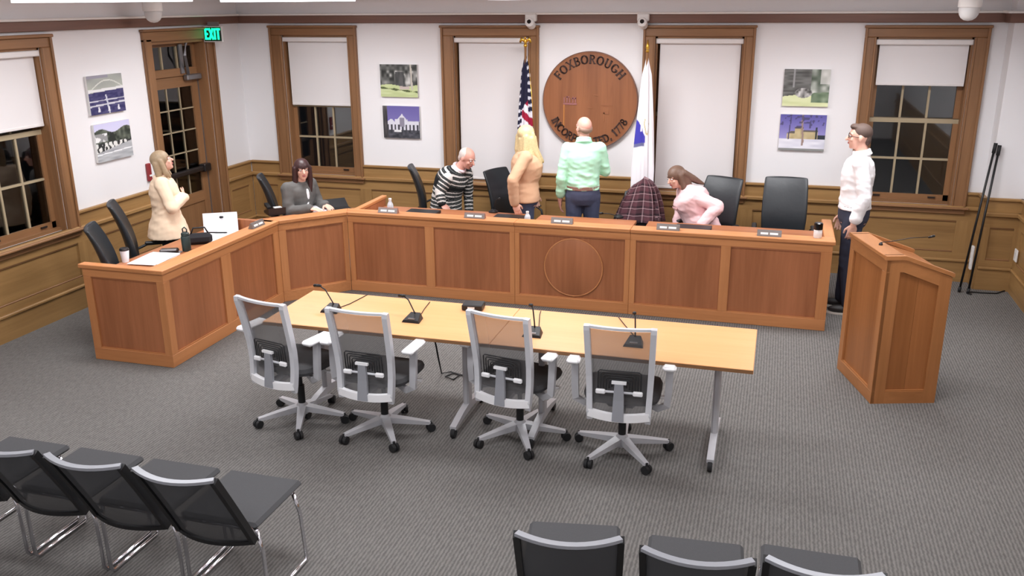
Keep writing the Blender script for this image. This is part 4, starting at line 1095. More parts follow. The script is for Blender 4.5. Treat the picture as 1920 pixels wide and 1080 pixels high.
for s_ in (-1, 1):
    mb = MB(); n = 14; pts = [(s_*(.085+.12*k/n)+.01, -.06-.07*k/n, (ct.z-.62)*(1-.22-.72*k/n)) for k in range(n+1)]
    mb.tube(pts, [.035+.012*math.sin(k*1.1) for k in range(n+1)], 14); me = mb.mesh('sleeve'); ul = me.uv_layers.new(name='UVMap')
    for lp in me.loops:
        co = me.vertices[lp.vertex_index].co; ul.data[lp.index].uv = (co.x*3.1, co.z*2.2)
    link('sleeve', me, 'plaid', t_, True)

# ------------------------------------------------------------------ audience chairs in the foreground
def aud_chair():
    t_ = thing('stacking_chair', '-', 'chair', (0, 0, 0), group='black mesh sled-base chairs in the audience row')
    for s_ in (-1, 1):
        x = s_*.222
        mb = MB(); mb.tube([(x*.9, -.20, .43), (x, -.195, .30), (x, -.19, .03), (x, -.175, .0115), (x, .0, .0115), (x, .175, .0115), (x, .19, .03), (x*.97, .175, .30), (x*.9, .15, .425)], .0105, 10); mb.build('sled_leg', 'chrome', t_, True)
    mb = MB(); mb.box((-.215, -.22, .432), (.215, .23, .468), ch=.016); mb.build('seat', 'seat_cloth', t_)
    mb = MB(); mb.tube([(-.20, .15, .425), (.20, .15, .425)], .0105, 8); mb.build('seat_rail', 'chrome', t_, True); mb = MB(); mb.tube([(-.20, -.20, .425), (.20, -.20, .425)], .0105, 8); mb.build('seat_rail', 'chrome', t_, True)
    yb = lambda z: -.235-.245*((z-.385)/.46)**1.05 if z > .385 else -.235
    bow = lambda x: -.055*(1-(x/.205)**2)
    zs = [.385+.046*k for k in range(11)]; nx = 14; vs = []; fs = []
    for z in zs:
        for i in range(nx+1): x = .198*(2*i/nx-1); vs.append((x, yb(z)+bow(x), z))
    for j in range(len(zs)-1):
        for i in range(nx): a = j*(nx+1)+i; fs.append((a, a+1, a+nx+2, a+nx+1))
    mb = MB(); mb.add(vs, fs); mb.build('back_mesh', 'mesh_black', t_, True)
    for s_ in (-1, 1):
        mb = MB(); mb.bar([(s_*.205, yb(z)+.0, z) for z in zs], .026, .034, (0, 1, .3)); mb.build('back_stile', 'black', t_)
        mb = MB(); mb.tube([(s_*.20, -.20, .425), (s_*.205, -.235, .44), (s_*.205, yb(.55), .55)], .010, 8); mb.build('back_support', 'chrome', t_, True)
    xs_ = [.205*(2*i/12-1) for i in range(13)]
    mb = MB(); mb.bar([(x, yb(.845)+bow(x), .85-.008*(1-(x/.205)**2)) for x in xs_], .030, .014); mb.build('top_rail', 'spine_grey', t_)  # grey plastic rail, light caught along the top put into its colour
    mb = MB(); mb.bar([(x, yb(.39)+bow(x), .385) for x in xs_], .02, .02); mb.build('bottom_rail', 'black', t_)
    return t_
ap = aud_chair()
for k, (x, yy, a, lab) in enumerate(((2.51, -6.56, 0, 'sled-base audience chair, leftmost, cut by left frame edge'), (3.005, -6.56, 0, 'sled-base audience chair, second from the left in the near row'), (3.49, -6.56, 0, 'sled-base audience chair, third from the left in the near row'),
                              (3.975, -6.56, 0, 'sled-base audience chair at the aisle end of left group'), (5.69, -6.567, 10, 'black mesh audience chair at the aisle end of right group'), (6.235, -6.55, 4, 'black mesh audience chair, middle one of the right group'), (6.725, -6.50, 0, 'black mesh audience chair, rightmost, low in the frame'))):
    o = ap if k == 0 else copy_tree(ap); place(o, (x, yy, 0), math.radians(a), lab)

# ------------------------------------------------------------------ things on the dais
def nameplate(p, rz, label, brown=True):
    t_ = thing('name_plate', label, 'name plate', tuple(p), rz, group='name plates along the dais')
    mb = MB(); mb.prism([(-.028, 0), (.028, 0), (.004, .055), (-.004, .055)], -.105, .105, Matrix(((0, 0, 1, 0), (1, 0, 0, 0), (0, 1, 0, 0), (0, 0, 0, 1)))); mb.build('holder', 'plate_brown' if brown else 'plate_grey', t_)
    mb = MB(); sl = Matrix.Translation((0, -.0285, .0)) @ Matrix.Rotation(math.radians(-23.6), 4, 'X')
    mb.box((-.10, -.0015, .006), (.10, .0005, .050), sl); mb.build('insert', 'plate_grey', t_)
    for k, (a, b_) in enumerate(((-.075, -.01), (.005, .075))):
        mb = MB(); mb.box((a, -.0028, .018), (b_, -.0012, .036), sl); mb.build('name_line', 'plate_text', t_)
for (px, py, lab, br) in ((738, 394, 'name plate beside the small white bottle', True), (902, 401, 'name plate in front of the blonde woman', True), (1063, 410, 'name plate in front of man in mint shirt', False), (1258, 421, 'name plate beside the plaid shirt', False), (1443, 432, 'name plate before the empty chair', False)):
    p = GZ(px, py, HD); nameplate((p.x, YF+.055, HD), 0, lab, br)
p = GZ(468, 424, HD); nameplate((XL-.06, p.y, HD), PI/2, 'name plate on the left wing of dais', False)
def slab(px, py, z, sx, sy, sz, rz, mm, name, cat, label, extra=None):
    p = GZ(px, py, z); t_ = thing(name, label, cat, (p.x, p.y, z), rz)
    mb = MB(); mb.box((-sx/2, -sy/2, 0), (sx/2, sy/2, sz), ch=min(.004, sz*.3)); mb.build('body', mm, t_)
    if extra: extra(t_)
    return t_
def lab_strip(t_):
    mb = MB(); mb.box((-.03, -.131, .006), (.03, -.129, .026)); mb.build('sticker', 'label_white', t_)
WZ = .735
for (px, py, lab) in ((790, 392, 'closed black laptop before man in striped sweater'), (955, 402, 'closed black laptop before the blonde woman'), (1300, 421, 'closed black laptop before woman in pink')):
    t_ = slab(px, py, WZ+.06, .34, .26, .03, .0, 'black', 'laptop', 'laptop', lab); t_.location.z = WZ
    q = t_.location; t_.location.y = max(q.y, YF+.30)
    mb = MB(); mb.box((-.165, -.132, .008), (.165, -.13, .022)); mb.build('front_edge', 'steel', t_); mb = MB(); mb.box((-.10, -.134, .006), (-.05, -.1325, .024)); mb.build('sticker', 'label_white', t_)
def bottle(p, h, r, label, capm='white_plastic', bodym='bottle'):
    t_ = thing('bottle', label, 'bottle', p)
    mb = MB(); mb.lathe([(r*.9, 0), (r, .01), (r, h*.6), (r*.85, h*.7), (r*.42, h*.85), (r*.42, h*.9)], 18); mb.build('body', bodym, t_, 'auto')
    mb = MB(); mb.lathe([(r*.5, h*.88), (r*.5, h)], 14); mb.build('cap', capm, t_, 'auto')
    mb = MB(); mb.lathe([(r*1.02, h*.2), (r*1.02, h*.5)], 18, cap=False); mb.build('wrap_label', 'label_white', t_, True)
p = GY(732, 390, YF+.32); bottle((p.x, YF+.32, WZ), .19, .032, 'clear water bottle with white cap behind leftmost long-run name plate')
p = GY(989, 405, YF+.30); bottle((p.x, YF+.30, WZ), .14, .030, 'short bottle with white cap before the blonde woman')
t_ = thing('jar', 'small dark-lidded jar at the right end of dais', 'jar', (GZ(1536, 438, HD).x-.02, YF+.10, HD))
mb = MB(); mb.lathe([(.032, 0), (.036, .008), (.036, .07), (.03, .08)], 18); mb.build('body', 'label_white', t_, 'auto'); mb = MB(); mb.lathe([(.036, .075), (.038, .08), (.038, .13), (.03, .137)], 18); mb.build('lid', 'black_gloss', t_, 'auto')
def sheets(px, py, z, sx, sy, n, rz, label, name='paper_stack'):
    p = GZ(px, py, z); t_ = thing(name, label, 'papers', (p.x, p.y, z), rz)
    for k in range(n):
        m_ = Matrix.Translation((.012*math.sin(k*2.3), .010*math.cos(k*1.7), .004*k)) @ Matrix.Rotation(.12*math.sin(k*3.1), 4, 'Z')
        mb = MB(); mb.box((-sx/2, -sy/2, 0), (sx/2, sy/2, .0035), m_); mb.build('sheet', 'paper', t_)
sheets(290, 487, WZ+.001, .26, .36, 4, .1, 'white papers on near end of the left wing')
sheets(412, 448, WZ+.001, .25, .34, 4, .2, 'white papers lying flat in front of upright folder')
sheets(588, 394, WZ+.001, .24, .30, 5, .7, 'white papers in front of the seated woman in grey')
# upright white folder, travel mug, bag, small dark things on the left wing
p = GZ(404, 440, WZ); t_ = thing('folder', 'white folder standing open on the left wing', 'folder', (p.x, p.y+.10, WZ), math.radians(30))
mb = MB(); mb.box((-.16, -.003, .001), (.16, .003, .19), Matrix.Rotation(math.radians(-12), 4, 'X')); mb.build('back_board', 'paper', t_)
mb = MB(); mb.box((-.16, -.22, .001), (.16, -.004, .008)); mb.build('cover', 'paper', t_)
p = GZ(347, 470, WZ); t_ = thing('travel_mug', 'dark green travel mug with loop lid on left wing', 'mug', (p.x+.02, p.y, WZ))
mb = MB(); mb.lathe([(.034, 0), (.038, .005), (.04, .13), (.034, .14)], 20); mb.build('body', 'mug', t_, 'auto'); mb = MB(); mb.lathe([(.03, .14), (.036, .145), (.034, .165), (.02, .175)], 20); ld_ = mb.build('lid', 'mug', t_, 'auto')
mb = MB(); mb.tube([(-.02, 0, .172), (-.022, 0, .20), (0, 0, .218), (.022, 0, .20), (.02, 0, .172)], .006, 8); mb.build('loop', 'mug', ld_, True)
p = GZ(376, 457, WZ); t_ = thing('hand_bag', 'small black bag lying beside the green mug', 'bag', (p.x, p.y, WZ), .6)
mb = MB(); mb.box((-.11, -.05, 0), (.11, .05, .10), ch=.03); mb.build('body', 'trouser_black', t_); mb = MB(); mb.tube([(-.08, 0, .09), (-.05, .01, .15), (.05, .01, .15), (.08, 0, .09)], .008, 8); mb.build('strap', 'black', t_, True)
p = GZ(318, 474, WZ); t_ = thing('key_case', 'small dark glasses case and keys left of green mug', 'case', (p.x, p.y, WZ), .4)
mb = MB(); mb.box((-.08, -.035, 0), (.08, .035, .04), ch=.012); mb.build('case', 'dark_metal', t_); mb = MB(); mb.tube([(.09+.02*math.cos(a), .02*math.sin(a), .006) for a in [2*PI*i/12 for i in range(12)]], .004, 6, closed=True); mb.build('key_ring', 'steel', t_, True)
p = GZ(405, 434, WZ+.1); t_ = thing('pen', 'black pen lying on the papers before the folder', 'pen', (1.36, -2.80, WZ+.017), .25)
mb = MB(); mb.tube([(-.09, 0, .008), (.09, 0, .008)], .007, 8); mb.build('barrel', 'black', t_, True); mb = MB(); mb.tube([(.09, 0, .008), (.105, 0, .008)], [.006, .001], 8); mb.build('tip', 'steel', t_, True)
p = GZ(234, 478, WZ); t_ = thing('paper_cup', 'white paper cup with dark lid between the left chairs', 'cup', (1.135, GX(234, 478, 1.135).y, WZ))
mb = MB(); mb.lathe([(.028, 0), (.038, .10), (.038, .105)], 18); mb.build('cup', 'paper', t_, 'auto'); mb = MB(); mb.lathe([(.040, .103), (.040, .113), (.034, .125)], 18); mb.build('lid', 'dark_metal', t_, 'auto')
p = GZ(500, 399, WZ); t_ = thing('desk_phone', 'dark telephone beside the seated woman in grey', 'phone', (p.x+.1, p.y, WZ), .8)
mb = MB(); mb.prism([(-.10, 0), (.10, 0), (.10, .025), (-.10, .075)], -.09, .09, Matrix(((0, 0, 1, 0), (1, 0, 0, 0), (0, 1, 0, 0), (0, 0, 0, 1)))); mb.build('base', 'dark_metal', t_)
mb = MB(); mb.bar([(-.07, -.06, .07), (-.07, 0, .085), (-.07, .07, .095)], .04, .03); mb.build('handset', 'black', t_); mb = MB(); mb.box((-.01, -.05, .055), (.07, .03, .066)); mb.build('keypad', 'off_white', t_)
def dmic(px, py, z, tx, ty, label):
    p = GZ(px, py, z); t_ = thing('gooseneck_microphone', label, 'microphone', (p.x, p.y, z), group='gooseneck microphones on the dais')
    mb = MB(); mb.lathe([(.05, 0), (.05, .012), (.02, .03), (.01, .035)], 18); mb.build('base', 'black', t_, 'auto'); e = GY(tx, ty, p.y-.05)-p
    mb = MB(); mb.tube([(0, 0, .03), (e.x*.2, -.01, e.z*.5), (e.x*.6, -.03, e.z*.9), (e.x, -.05, e.z)], .0045, 8); mb.build('neck', 'black', t_, True)
    mb = MB(); mb.cap((e.x, -.05, e.z), .010, (e.x*1.15, -.075, e.z+.004), .012); mb.build('capsule', 'black', t_, True)
dmic(430, 432, HD-.1, 417, 407, 'thin microphone on left wing beside the name plate')
dmic(925, 398, WZ, 936, 372, 'thin microphone at the blonde woman\'s place')
dmic(1160, 408, WZ, 1130, 400, 'thin microphone between mint shirt and plaid shirt')
p = GZ(680, 385, HD); t_ = thing('laptop', 'thin open black tablet behind the corner partition', 'laptop', (2.0, -1.52, WZ), .75)
mb = MB(); mb.box((-.13, -.09, 0), (.13, .09, .015), ch=.003); mb.build('base', 'black', t_); mb = MB(); mb.box((-.13, -.006, 0), (.13, .006, .15), Matrix.Translation((0, .09, .012)) @ Matrix.Rotation(math.radians(-62), 4, 'X'), .003); mb.build('lid', 'black', t_)

# ------------------------------------------------------------------ people
def remesh(mb, voxel, smooth_it=6, fac=.5):
    me = mb.mesh('tmp'); o = bpy.data.objects.new('tmp', me); COL.objects.link(o)
    r = o.modifiers.new('r', 'REMESH'); r.mode = 'VOXEL'; r.voxel_size = voxel; r.adaptivity = 0
    if smooth_it:
        s_ = o.modifiers.new('s', 'SMOOTH'); s_.factor = fac; s_.iterations = smooth_it
    dg = bpy.context.evaluated_depsgraph_get(); me2 = bpy.data.meshes.new_from_object(o.evaluated_get(dg), depsgraph=dg)
    bpy.data.objects.remove(o); bpy.data.meshes.remove(me); me2.materials.clear()
    return me2
def unit(v): return Vector(v).normalized()
from mathutils import noise as mnoise
def folds(me, amp, zmid):
    """cloth folds: push vertices along their normals by stretched noise"""
    if not amp: return
    nr = [v.normal.copy() for v in me.vertices]
    for v, n in zip(me.vertices, nr):
        c = v.co; w = .5+.7*math.exp(-((c.z-zmid)/.18)**2)
        a = mnoise.noise(Vector((c.x*7, c.y*7, c.z*17+c.x*6)))+.55*mnoise.noise(Vector((c.x*15+3, c.y*15, c.z*32-c.y*9)))
        a = a if a > 0 else a*.6
        v.co = c+n*(a*amp*w)
class Person:
    """local frame: +Y forward, +X the person's right, Z up; joints in metres"""
    def __init__(s, label, loc, yaw, H=1.75, **over):
        s.root = thing('person', label, 'person', loc, yaw); s.k = H/1.75; k = s.k
        s.J = {n: Vector(v)*k for n, v in dict(pel=(0, 0, .95), mid=(0, .0, 1.12), che=(0, .0, 1.29), neck=(0, -.015, 1.47), head=(0, .02, 1.625),
            shR=(.175, -.01, 1.415), shL=(-.175, -.01, 1.415), elR=(.225, -.03, 1.13), elL=(-.225, -.03, 1.13), wrR=(.225, .05, .885), wrL=(-.225, .05, .885),
            hiR=(.09, 0, .91), hiL=(-.09, 0, .91), knR=(.095, .015, .50), knL=(-.095, .015, .50), anR=(.095, -.02, .085), anL=(-.095, -.02, .085)).items()}
        s.hf = Vector((0, 1, 0)); s.hu = Vector((0, 0, 1)); s.hand = {'R': (Vector((0, .15, -1)), Vector((-1, 0, 0)), .25), 'L': (Vector((0, .15, -1)), Vector((1, 0, 0)), .25)}
        s.toe = {'R': Vector((.1, 1, 0)), 'L': Vector((-.1, 1, 0))}
        for n, v in over.items(): s.J[n] = Vector(v)
        s.bust = 0; s.fat = 1.0
    def axes(s, a, b_):
        up = unit(s.J[b_]-s.J[a]); lat = s.J['shR']-s.J['shL'] if a != 'pel' else (s.J['shR']-s.J['shL']).normalized()+(s.J['hiR']-s.J['hiL']).normalized()
        lat = unit(lat-up*lat.dot(up)); return lat, unit(up.cross(lat)), up
    def torso(s, mb, g, start=-.13, flare=0.0, neck=True):
        """lofted trunk: elliptical sections along the spine from below the pelvis to the neck"""
        J, k, f_ = s.J, s.k, s.fat; P = [J['pel'], J['mid'], J['che'], J['neck']]
        latP = unit((J['hiR']-J['hiL']).normalized()+(J['shR']-J['shL']).normalized()); latC = unit(J['shR']-J['shL'])
        L_ = [(P[i+1]-P[i]).length for i in range(3)]; tot = sum(L_)
        def at(t):          # t in units of segments
            i = max(0, min(2, int(math.floor(t)))); u_ = t-i
            p0 = P[i-1] if i > 0 else P[0]*2-P[1]; p3 = P[i+2] if i < 2 else P[3]*2-P[2]; p1, p2 = P[i], P[i+1]
            if t < 0: return P[0]+(P[0]-P[1]).normalized()*(-t)*L_[0], unit(P[1]-P[0])
            q = .5*((2*p1)+(p2-p0)*u_+(2*p0-5*p1+4*p2-p3)*u_*u_+(3*p1-p0-3*p2+p3)*u_**3)
            d = .5*((p2-p0)+2*(2*p0-5*p1+4*p2-p3)*u_+3*(3*p1-p0-3*p2+p3)*u_*u_); return q, unit(d)
        wst = .146 if not s.bust else .136
        ST = [(-.7, .160, .118), (-.3, .164, .122), (0, .160, .120), (.5, .150, .110), (1.0, wst, .106), (1.5, .152, .110), (2.0, .166, .116), (2.35, .170, .108), (2.65, .160, .092), (2.85, .110, .072), (3.0, .066, .060), (3.08, .056, .054)]
        st = start/L_[0]; out = [q for q in ST if q[0] > st]
        if start is not None: out = [(st, np.interp(st, [q[0] for q in ST], [q[1] for q in ST]), np.interp(st, [q[0] for q in ST], [q[2] for q in ST]))]+out
        n = 24; vs = []; fs = []
        for (t, w, d) in out:
            c, up = at(t); m_ = max(0, min(1, t/2)); lat = latP.lerp(latC, m_); lat = unit(lat-up*lat.dot(up)); fw = unit(up.cross(lat))
            fl = flare*max(0, (.7-t)/1.4); ff = f_ if t < 2.5 else 1+(f_-1)*.4
            gg = g if t < 2.8 else g*.5
            for i_ in range(n):
                a = 2*PI*i_/n; x, y = math.cos(a), math.sin(a); x = math.copysign(abs(x)**.85, x)
                bu = s.bust*math.exp(-((t-1.8)/.5)**2)*max(0, y)**.9 if s.bust else 0
                vs.append(c+lat*(x*(w*k*ff+gg+fl))+fw*(y*(d*k*ff+gg+fl)+bu))
        for j_ in range(len(out)-1):
            for i_ in range(n): fs.append((j_*n+i_, j_*n+(i_+1) % n, (j_+1)*n+(i_+1) % n, (j_+1)*n+i_))
        fs += [tuple(range(n-1, -1, -1)), tuple((len(out)-1)*n+i_ for i_ in range(n))]; mb.add(vs, fs)
        u_ = unit(J['neck']-J['che'])
        for n_ in ('shL', 'shR'): mb.cap(J['che'].lerp(J['neck'], .62)+(J[n_]-J['neck'])*.25, .070*k+g, J[n_]-u_*.012*k, .050*k+g)
        l, fw, u_ = s.axes('pel', 'mid'); return l, fw, u_
    def arm(s, mb, sd, g, upto=1.0, cuff=0):
        J, k = s.J, s.k; a, e, w = J['sh'+sd], J['el'+sd], J['wr'+sd]
        mb.cap(a, .050*k+g, e, .040*k+g)
        mb.cap(e, .041*k+g, e.lerp(w, upto), .041*k+(.028-.041)*k*upto+g+cuff)
    def leg(s, mb, sd, g, gl=0):
        J, k = s.J, s.k; mb.cap(J['hi'+sd], .086*k+g, J['kn'+sd], .058*k+g); mb.cap(J['kn'+sd], .056*k+g, J['an'+sd]+(unit(J['kn'+sd]-J['an'+sd])*.02), .038*k+g+gl)
    def hands(s, mb, sd):
        d, pn, curl = s.hand[sd]; d = unit(d); pn = unit(pn-d*pn.dot(d)); side_ = unit(d.cross(pn)); w = s.J['wr'+sd]; k = s.k
        if sd == 'L': side_ = -side_
        # thumb side is +side_
        mb.cap(w, .027*k, w+d*.035*k, .024*k); c = w+d*.055*k
        mb.ell(c, (side_*.042*k, pn*.017*k, d*.05*k))
        for i, (o_, ln) in enumerate(((.031, .070), (.0105, .080), (-.0105, .075), (-.030, .060))):
            b_ = w+d*.092*k+side_*o_*k; ln *= k; r_ = .0088*k
            d1 = unit(d+pn*curl+side_*o_*3); p1 = b_+d1*ln*.45; d2 = unit(d1+pn*curl*1.6); p2 = p1+d2*ln*.32; d3 = unit(d2+pn*curl*1.4); p3 = p2+d3*ln*.25
            mb.cap(b_-d*.02, r_*1.1, p1, r_); mb.cap(p1, r_, p2, r_*.95); mb.cap(p2, r_*.95, p3, r_*.8)
        b_ = w+d*.03*k+side_*.030*k; d1 = unit(d*.75+side_*.6+pn*.35); p1 = b_+d1*.045*k; d2 = unit(d+side_*.1+pn*.3); p2 = p1+d2*.035*k
        mb.cap(b_, .012*k, p1, .0105*k); mb.cap(p1, .0105*k, p2, .009*k)
    def headp(s, mb):
        J, k = s.J, s.k; h = J['head']; f_, u_ = unit(s.hf), s.hu; u_ = unit(u_-f_*u_.dot(f_)); r_ = unit(f_.cross(u_)); s.H3 = (h, r_, f_, u_)
        mb.ell(h+u_*.022*k-f_*.008*k, (r_*.074*k, f_*.094*k, u_*.090*k), 22, 16)          # skull
        mb.ell(h-u_*.035*k+f_*.028*k, (r_*.056*k, f_*.062*k, u_*.080*k), 18, 14)          # face and jaw
        mb.ell(h-u_*.092*k+f_*.058*k, (r_*.026*k, f_*.022*k, u_*.020*k))                  # chin
        mb.cap(h+f_*.088*k+u_*.004*k, .008*k, h+f_*.108*k-u_*.030*k, .0125*k)             # nose
        for sg in (-1, 1):
            mb.ell(h+r_*(sg*.076*k)-f_*.008*k-u_*.012*k, (r_*.010*k, f_*.018*k, u_*.030*k))   # ears
            mb.ell(h+r_*(sg*.030*k)+f_*.070*k+u_*.020*k, (r_*.026*k, f_*.016*k, u_*.010*k))  # brow ridge
            mb.ell(h+r_*(sg*.036*k)+f_*.062*k-u_*.028*k, (r_*.020*k, f_*.018*k, u_*.020*k))  # cheeks
        mb.cap(J['neck']-unit(h-J['neck'])*.03, .056*k, h-u_*.05*k-f_*.012*k, .052*k)
    def body(s, skin='skin', voxel=.0055):
        mb = MB(); s.torso(mb, -.006, -.10); s.headp(mb)
        for sd in 'RL':
            s.arm(mb, sd, 0); s.hands(mb, sd); s.leg(mb, sd, -.004)
            an = s.J['an'+sd]; t_ = unit(s.toe[sd]); mb.cap(an-Vector((0, 0, .03))-t_*.02, .035, an+t_*.12+Vector((0, 0, -.055)), .025)
        me = remesh(mb, voxel, 5); s.bo = link('body', me, skin, s.root, True); return s
    def face(s, brow='brow', lips='lips'):
        h, r_, f_, u_ = s.H3; k = s.k
        for sg in (-1, 1):
            c = h+r_*(sg*.031*k)+f_*.078*k+u_*.003*k; mb = MB(); mb.ell(c, (r_*.014*k, f_*.011*k, u_*.008*k)); e = mb.build('eye', 'eye_white', s.bo, True)
            mb = MB(); mb.sph(c+f_*.0075*k, .0062*k, 10, 8); mb.build('iris', 'eye_dark', s.bo, True)
            mb = MB(); mb.tube([h+r_*(sg*.014*k)+f_*.088*k+u_*.023*k, h+r_*(sg*.034*k)+f_*.085*k+u_*.027*k, h+r_*(sg*.052*k)+f_*.070*k+u_*.022*k], .0038*k, 6); mb.build('eyebrow', brow, s.bo, True)
        mb = MB(); c = h+f_*.086*k-u_*.058*k; mb.ell(c+u_*.004, (r_*.022*k, f_*.008*k, u_*.0045*k)); mb.ell(c-u_*.005, (r_*.019*k, f_*.009*k, u_*.006*k)); mb.build('mouth', lips, s.bo, True); return s
    def shirt(s, m, g=.018, upto=.95, name='shirt', hem=.10, cuff=.004, voxel=.009, flare=0.0, gs=None, fold=.006):
        mb = MB(); s.torso(mb, g, -hem, flare)
        for sd in 'RL': s.arm(mb, sd, gs if gs is not None else g*.8, upto, cuff)
        me = remesh(mb, voxel, 4); folds(me, fold, s.J['mid'].z); s.sh = link(name, me, m, s.root, True); return s
    def trousers(s, m, g=.012, gl=.014, name='trousers'):
        mb = MB(); k = s.k; l, fw, u_ = s.axes('pel', 'mid'); c = s.J['pel']
        n = 24; vs = []; fs = []
        for (d, w, dd) in ((-.13, .13, .09), (-.06, .158, .118), (0, .160, .122), (.07, .152, .114)):
            for i in range(n): a = 2*PI*i/n; vs.append(c+u_*d*k+l*(math.cos(a)*(w*k*s.fat+g))+fw*(math.sin(a)*(dd*k*s.fat+g)))
        for j in range(3):
            for i in range(n): fs.append((j*n+i, j*n+(i+1) % n, (j+1)*n+(i+1) % n, (j+1)*n+i))
        fs += [tuple(range(n-1, -1, -1)), tuple(3*n+i for i in range(n))]; mb.add(vs, fs)
        for sd in 'RL': s.leg(mb, sd, g, gl)
        me = remesh(mb, .010, 4); folds(me, .004, .5); link(name, me, m, s.root, True); return s
    def collar(s, m, r=.068, h=.022):
        u_ = unit(s.J['head']-s.J['neck']); a_ = unit((s.J['shR']-s.J['shL'])-u_*(s.J['shR']-s.J['shL']).dot(u_)); b2 = u_.cross(a_); c = s.J['neck']+u_*.012*s.k; mb = MB()
        for d, rr in ((-.016, 1.12), (0, 1.04), (.018, .98)): mb.tube([c+u_*d+a_*(r*rr*s.k*math.cos(t))+b2*(r*rr*s.k*math.sin(t)) for t in [2*PI*i/22 for i in range(22)]], h*.55, 8, closed=True)
        mb.build('collar', m, s.sh, True); return s
    def belt(s, m='black', dz=.085):
        l, fw, u_ = s.axes('pel', 'mid'); c = s.J['pel']+u_*dz*s.k; k = s.k; mb = MB(); pts = []
        for i in range(28): a = 2*PI*i/28; pts.append(c+l*(math.cos(a)*(.148*k*s.fat+.018))+fw*(math.sin(a)*(.112*k*s.fat+.016)))
        for d in (-.012, 0, .012): mb.tube([q+u_*d for q in pts], .010, 6, closed=True)
        mb.build('belt', m, s.root, True); return s
    def shoes(s, m='shoe', sole='sole'):
        for sd in 'RL':
            an = s.J['an'+sd]; t_ = unit(s.toe[sd]); rt = Vector((t_.y, -t_.x, 0)); mb = MB(); c = Vector((an.x, an.y, 0))
            mb.ell(c+t_*.055+Vector((0, 0, .045)), (rt*.048, t_*.135, Vector((0, 0, .042))), 18, 10); mb.ell(c+Vector((0, 0, .07)), (rt*.046, t_*.06, Vector((0, 0, .05)))); me = remesh(mb, .008, 3)
            so = link('shoe', me, m, s.root, True)
            mb = MB(); mb.prism([tuple((c+rt*(.05*math.cos(a))+t_*(.055+.14*math.sin(a))).xy) for a in [2*PI*i/20 for i in range(20)]], 0.001, .018); mb.build('sole', sole, so)
        return s
    def hair(s, m, kind, fn=None, voxel=.007):
        h, r_, f_, u_ = s.H3; k = s.k; mb = MB()
        P = lambda x, y, z: h+(r_*x+f_*y+u_*z)*k
        E = lambda c, a, b_, d: mb.ell(c, (r_*a*k, f_*b_*k, u_*d*k), 18, 14)
        fn(P, E, mb, k); me = remesh(mb, voxel, 4); link('hair', me, m, s.root, True); return s
def h_short(P, E, mb, k):
    E(P(0, -.016, .036), .078, .092, .082); E(P(0, .045, .085), .055, .045, .028); E(P(0, -.070, -.02), .058, .030, .06)
def h_bald(P, E, mb, k):
    E(P(0, -.060, -.012), .066, .042, .042); E(P(.066, -.030, -.004), .012, .034, .03); E(P(-.066, -.030, -.004), .012, .034, .03)
def h_grey(P, E, mb, k):
    E(P(0, -.022, .028), .077, .089, .080); E(P(0, -.070, -.02), .058, .032, .055)
def h_long(ln, vol=1.0, front=.0, back=-.06):
    def f(P, E, mb, k):
        E(P(0, -.012, .034), .086*vol, .102, .090)
        E(P(0, -.035, -.03), .084*vol, .080, .085)
        for x in (-.080, .080):
            mb.cap(P(x*vol, front, .02), .026*k, P(x*vol*1.05, front-.005, -.12), .030*k); mb.cap(P(x*vol*1.05, front-.005, -.12), .030*k, P(x*vol*.9, front+.01, -ln), .018*k)
        for x in (-.055, -.02, .02, .055):
            mb.cap(P(x, back, .0), .045*k, P(x*1.2, back-.035, -.14), .036*k); mb.cap(P(x*1.2, back-.035, -.14), .036*k, P(x*1.1, back-.04, -ln-.02), .018*k)
    return f
def h_blonde(P, E, mb, k):
    h_long(.22, 1.10, .012)(P, E, mb, k)
    for x, y, x2, y2, z2 in ((.085, .03, .115, .10, -.30), (.09, -.01, .14, .05, -.31), (.08, -.05, .14, -.06, -.28), (.05, -.08, .08, -.13, -.30), (0, -.09, .0, -.15, -.31), (-.05, -.08, -.08, -.13, -.29), (-.09, .0, -.13, .07, -.28)):
        mb.cap(P(x, y, -.02), .03*k, P(x*1.1, y*1.05, -.14), .034*k); mb.cap(P(x*1.1, y*1.05, -.14), .034*k, P(x2, y2, z2), .024*k)
def h_pink(P, E, mb, k):
    h_long(.13, 1.0, -.01)(P, E, mb, k)
    for x in (-.07, -.035, 0, .035):
        mb.cap(P(x, -.06, .03), .04*k, P(x-.02, -.15, -.06), .034*k); mb.cap(P(x-.02, -.15, -.06), .034*k, P(x-.03, -.24, -.15), .016*k)
def yaw_of(dx, dy): return math.atan2(-dx, dy)

# man in white shirt, standing at the right, facing left
p = Person('man in white shirt and dark jeans standing right of the dais', (7.175, -1.31, 0), yaw_of(-1, .05), 1.79, elR=(.235, -.03, 1.15), wrR=(.23, .09, .90), elL=(-.235, -.07, 1.15), wrL=(-.235, .0, .905), knL=(-.095, .02, .51), anL=(-.10, -.04, .09), anR=(.10, .02, .09))
p.fat = 1.04; p.hf = Vector((0, 1, .02)); p.hand['L'] = (Vector((0, .1, -1)), Vector((1, .2, 0)), .35)
p.body('skin').face().shirt('shirt_white', .024, .80, hem=-.035, cuff=.008, fold=.009).trousers('navy', .012, .018).collar('shirt_white').belt('black', .055).shoes().hair('hair_short', 's', h_short)
h, r_, f_, u_ = p.H3; mb = MB()
for sg in (-1, 1):
    c = h+r_*(sg*.032)+f_*.094+u_*.002; mb.tube([c+r_*(.021*math.cos(a))+u_*(.016*math.sin(a)) for a in [2*PI*i/14 for i in range(14)]], .0022, 6, closed=True)
    mb.tube([h+r_*(sg*.053)+f_*.092+u_*.006, h+r_*(sg*.080)+f_*.0+u_*.0], .0022, 6)
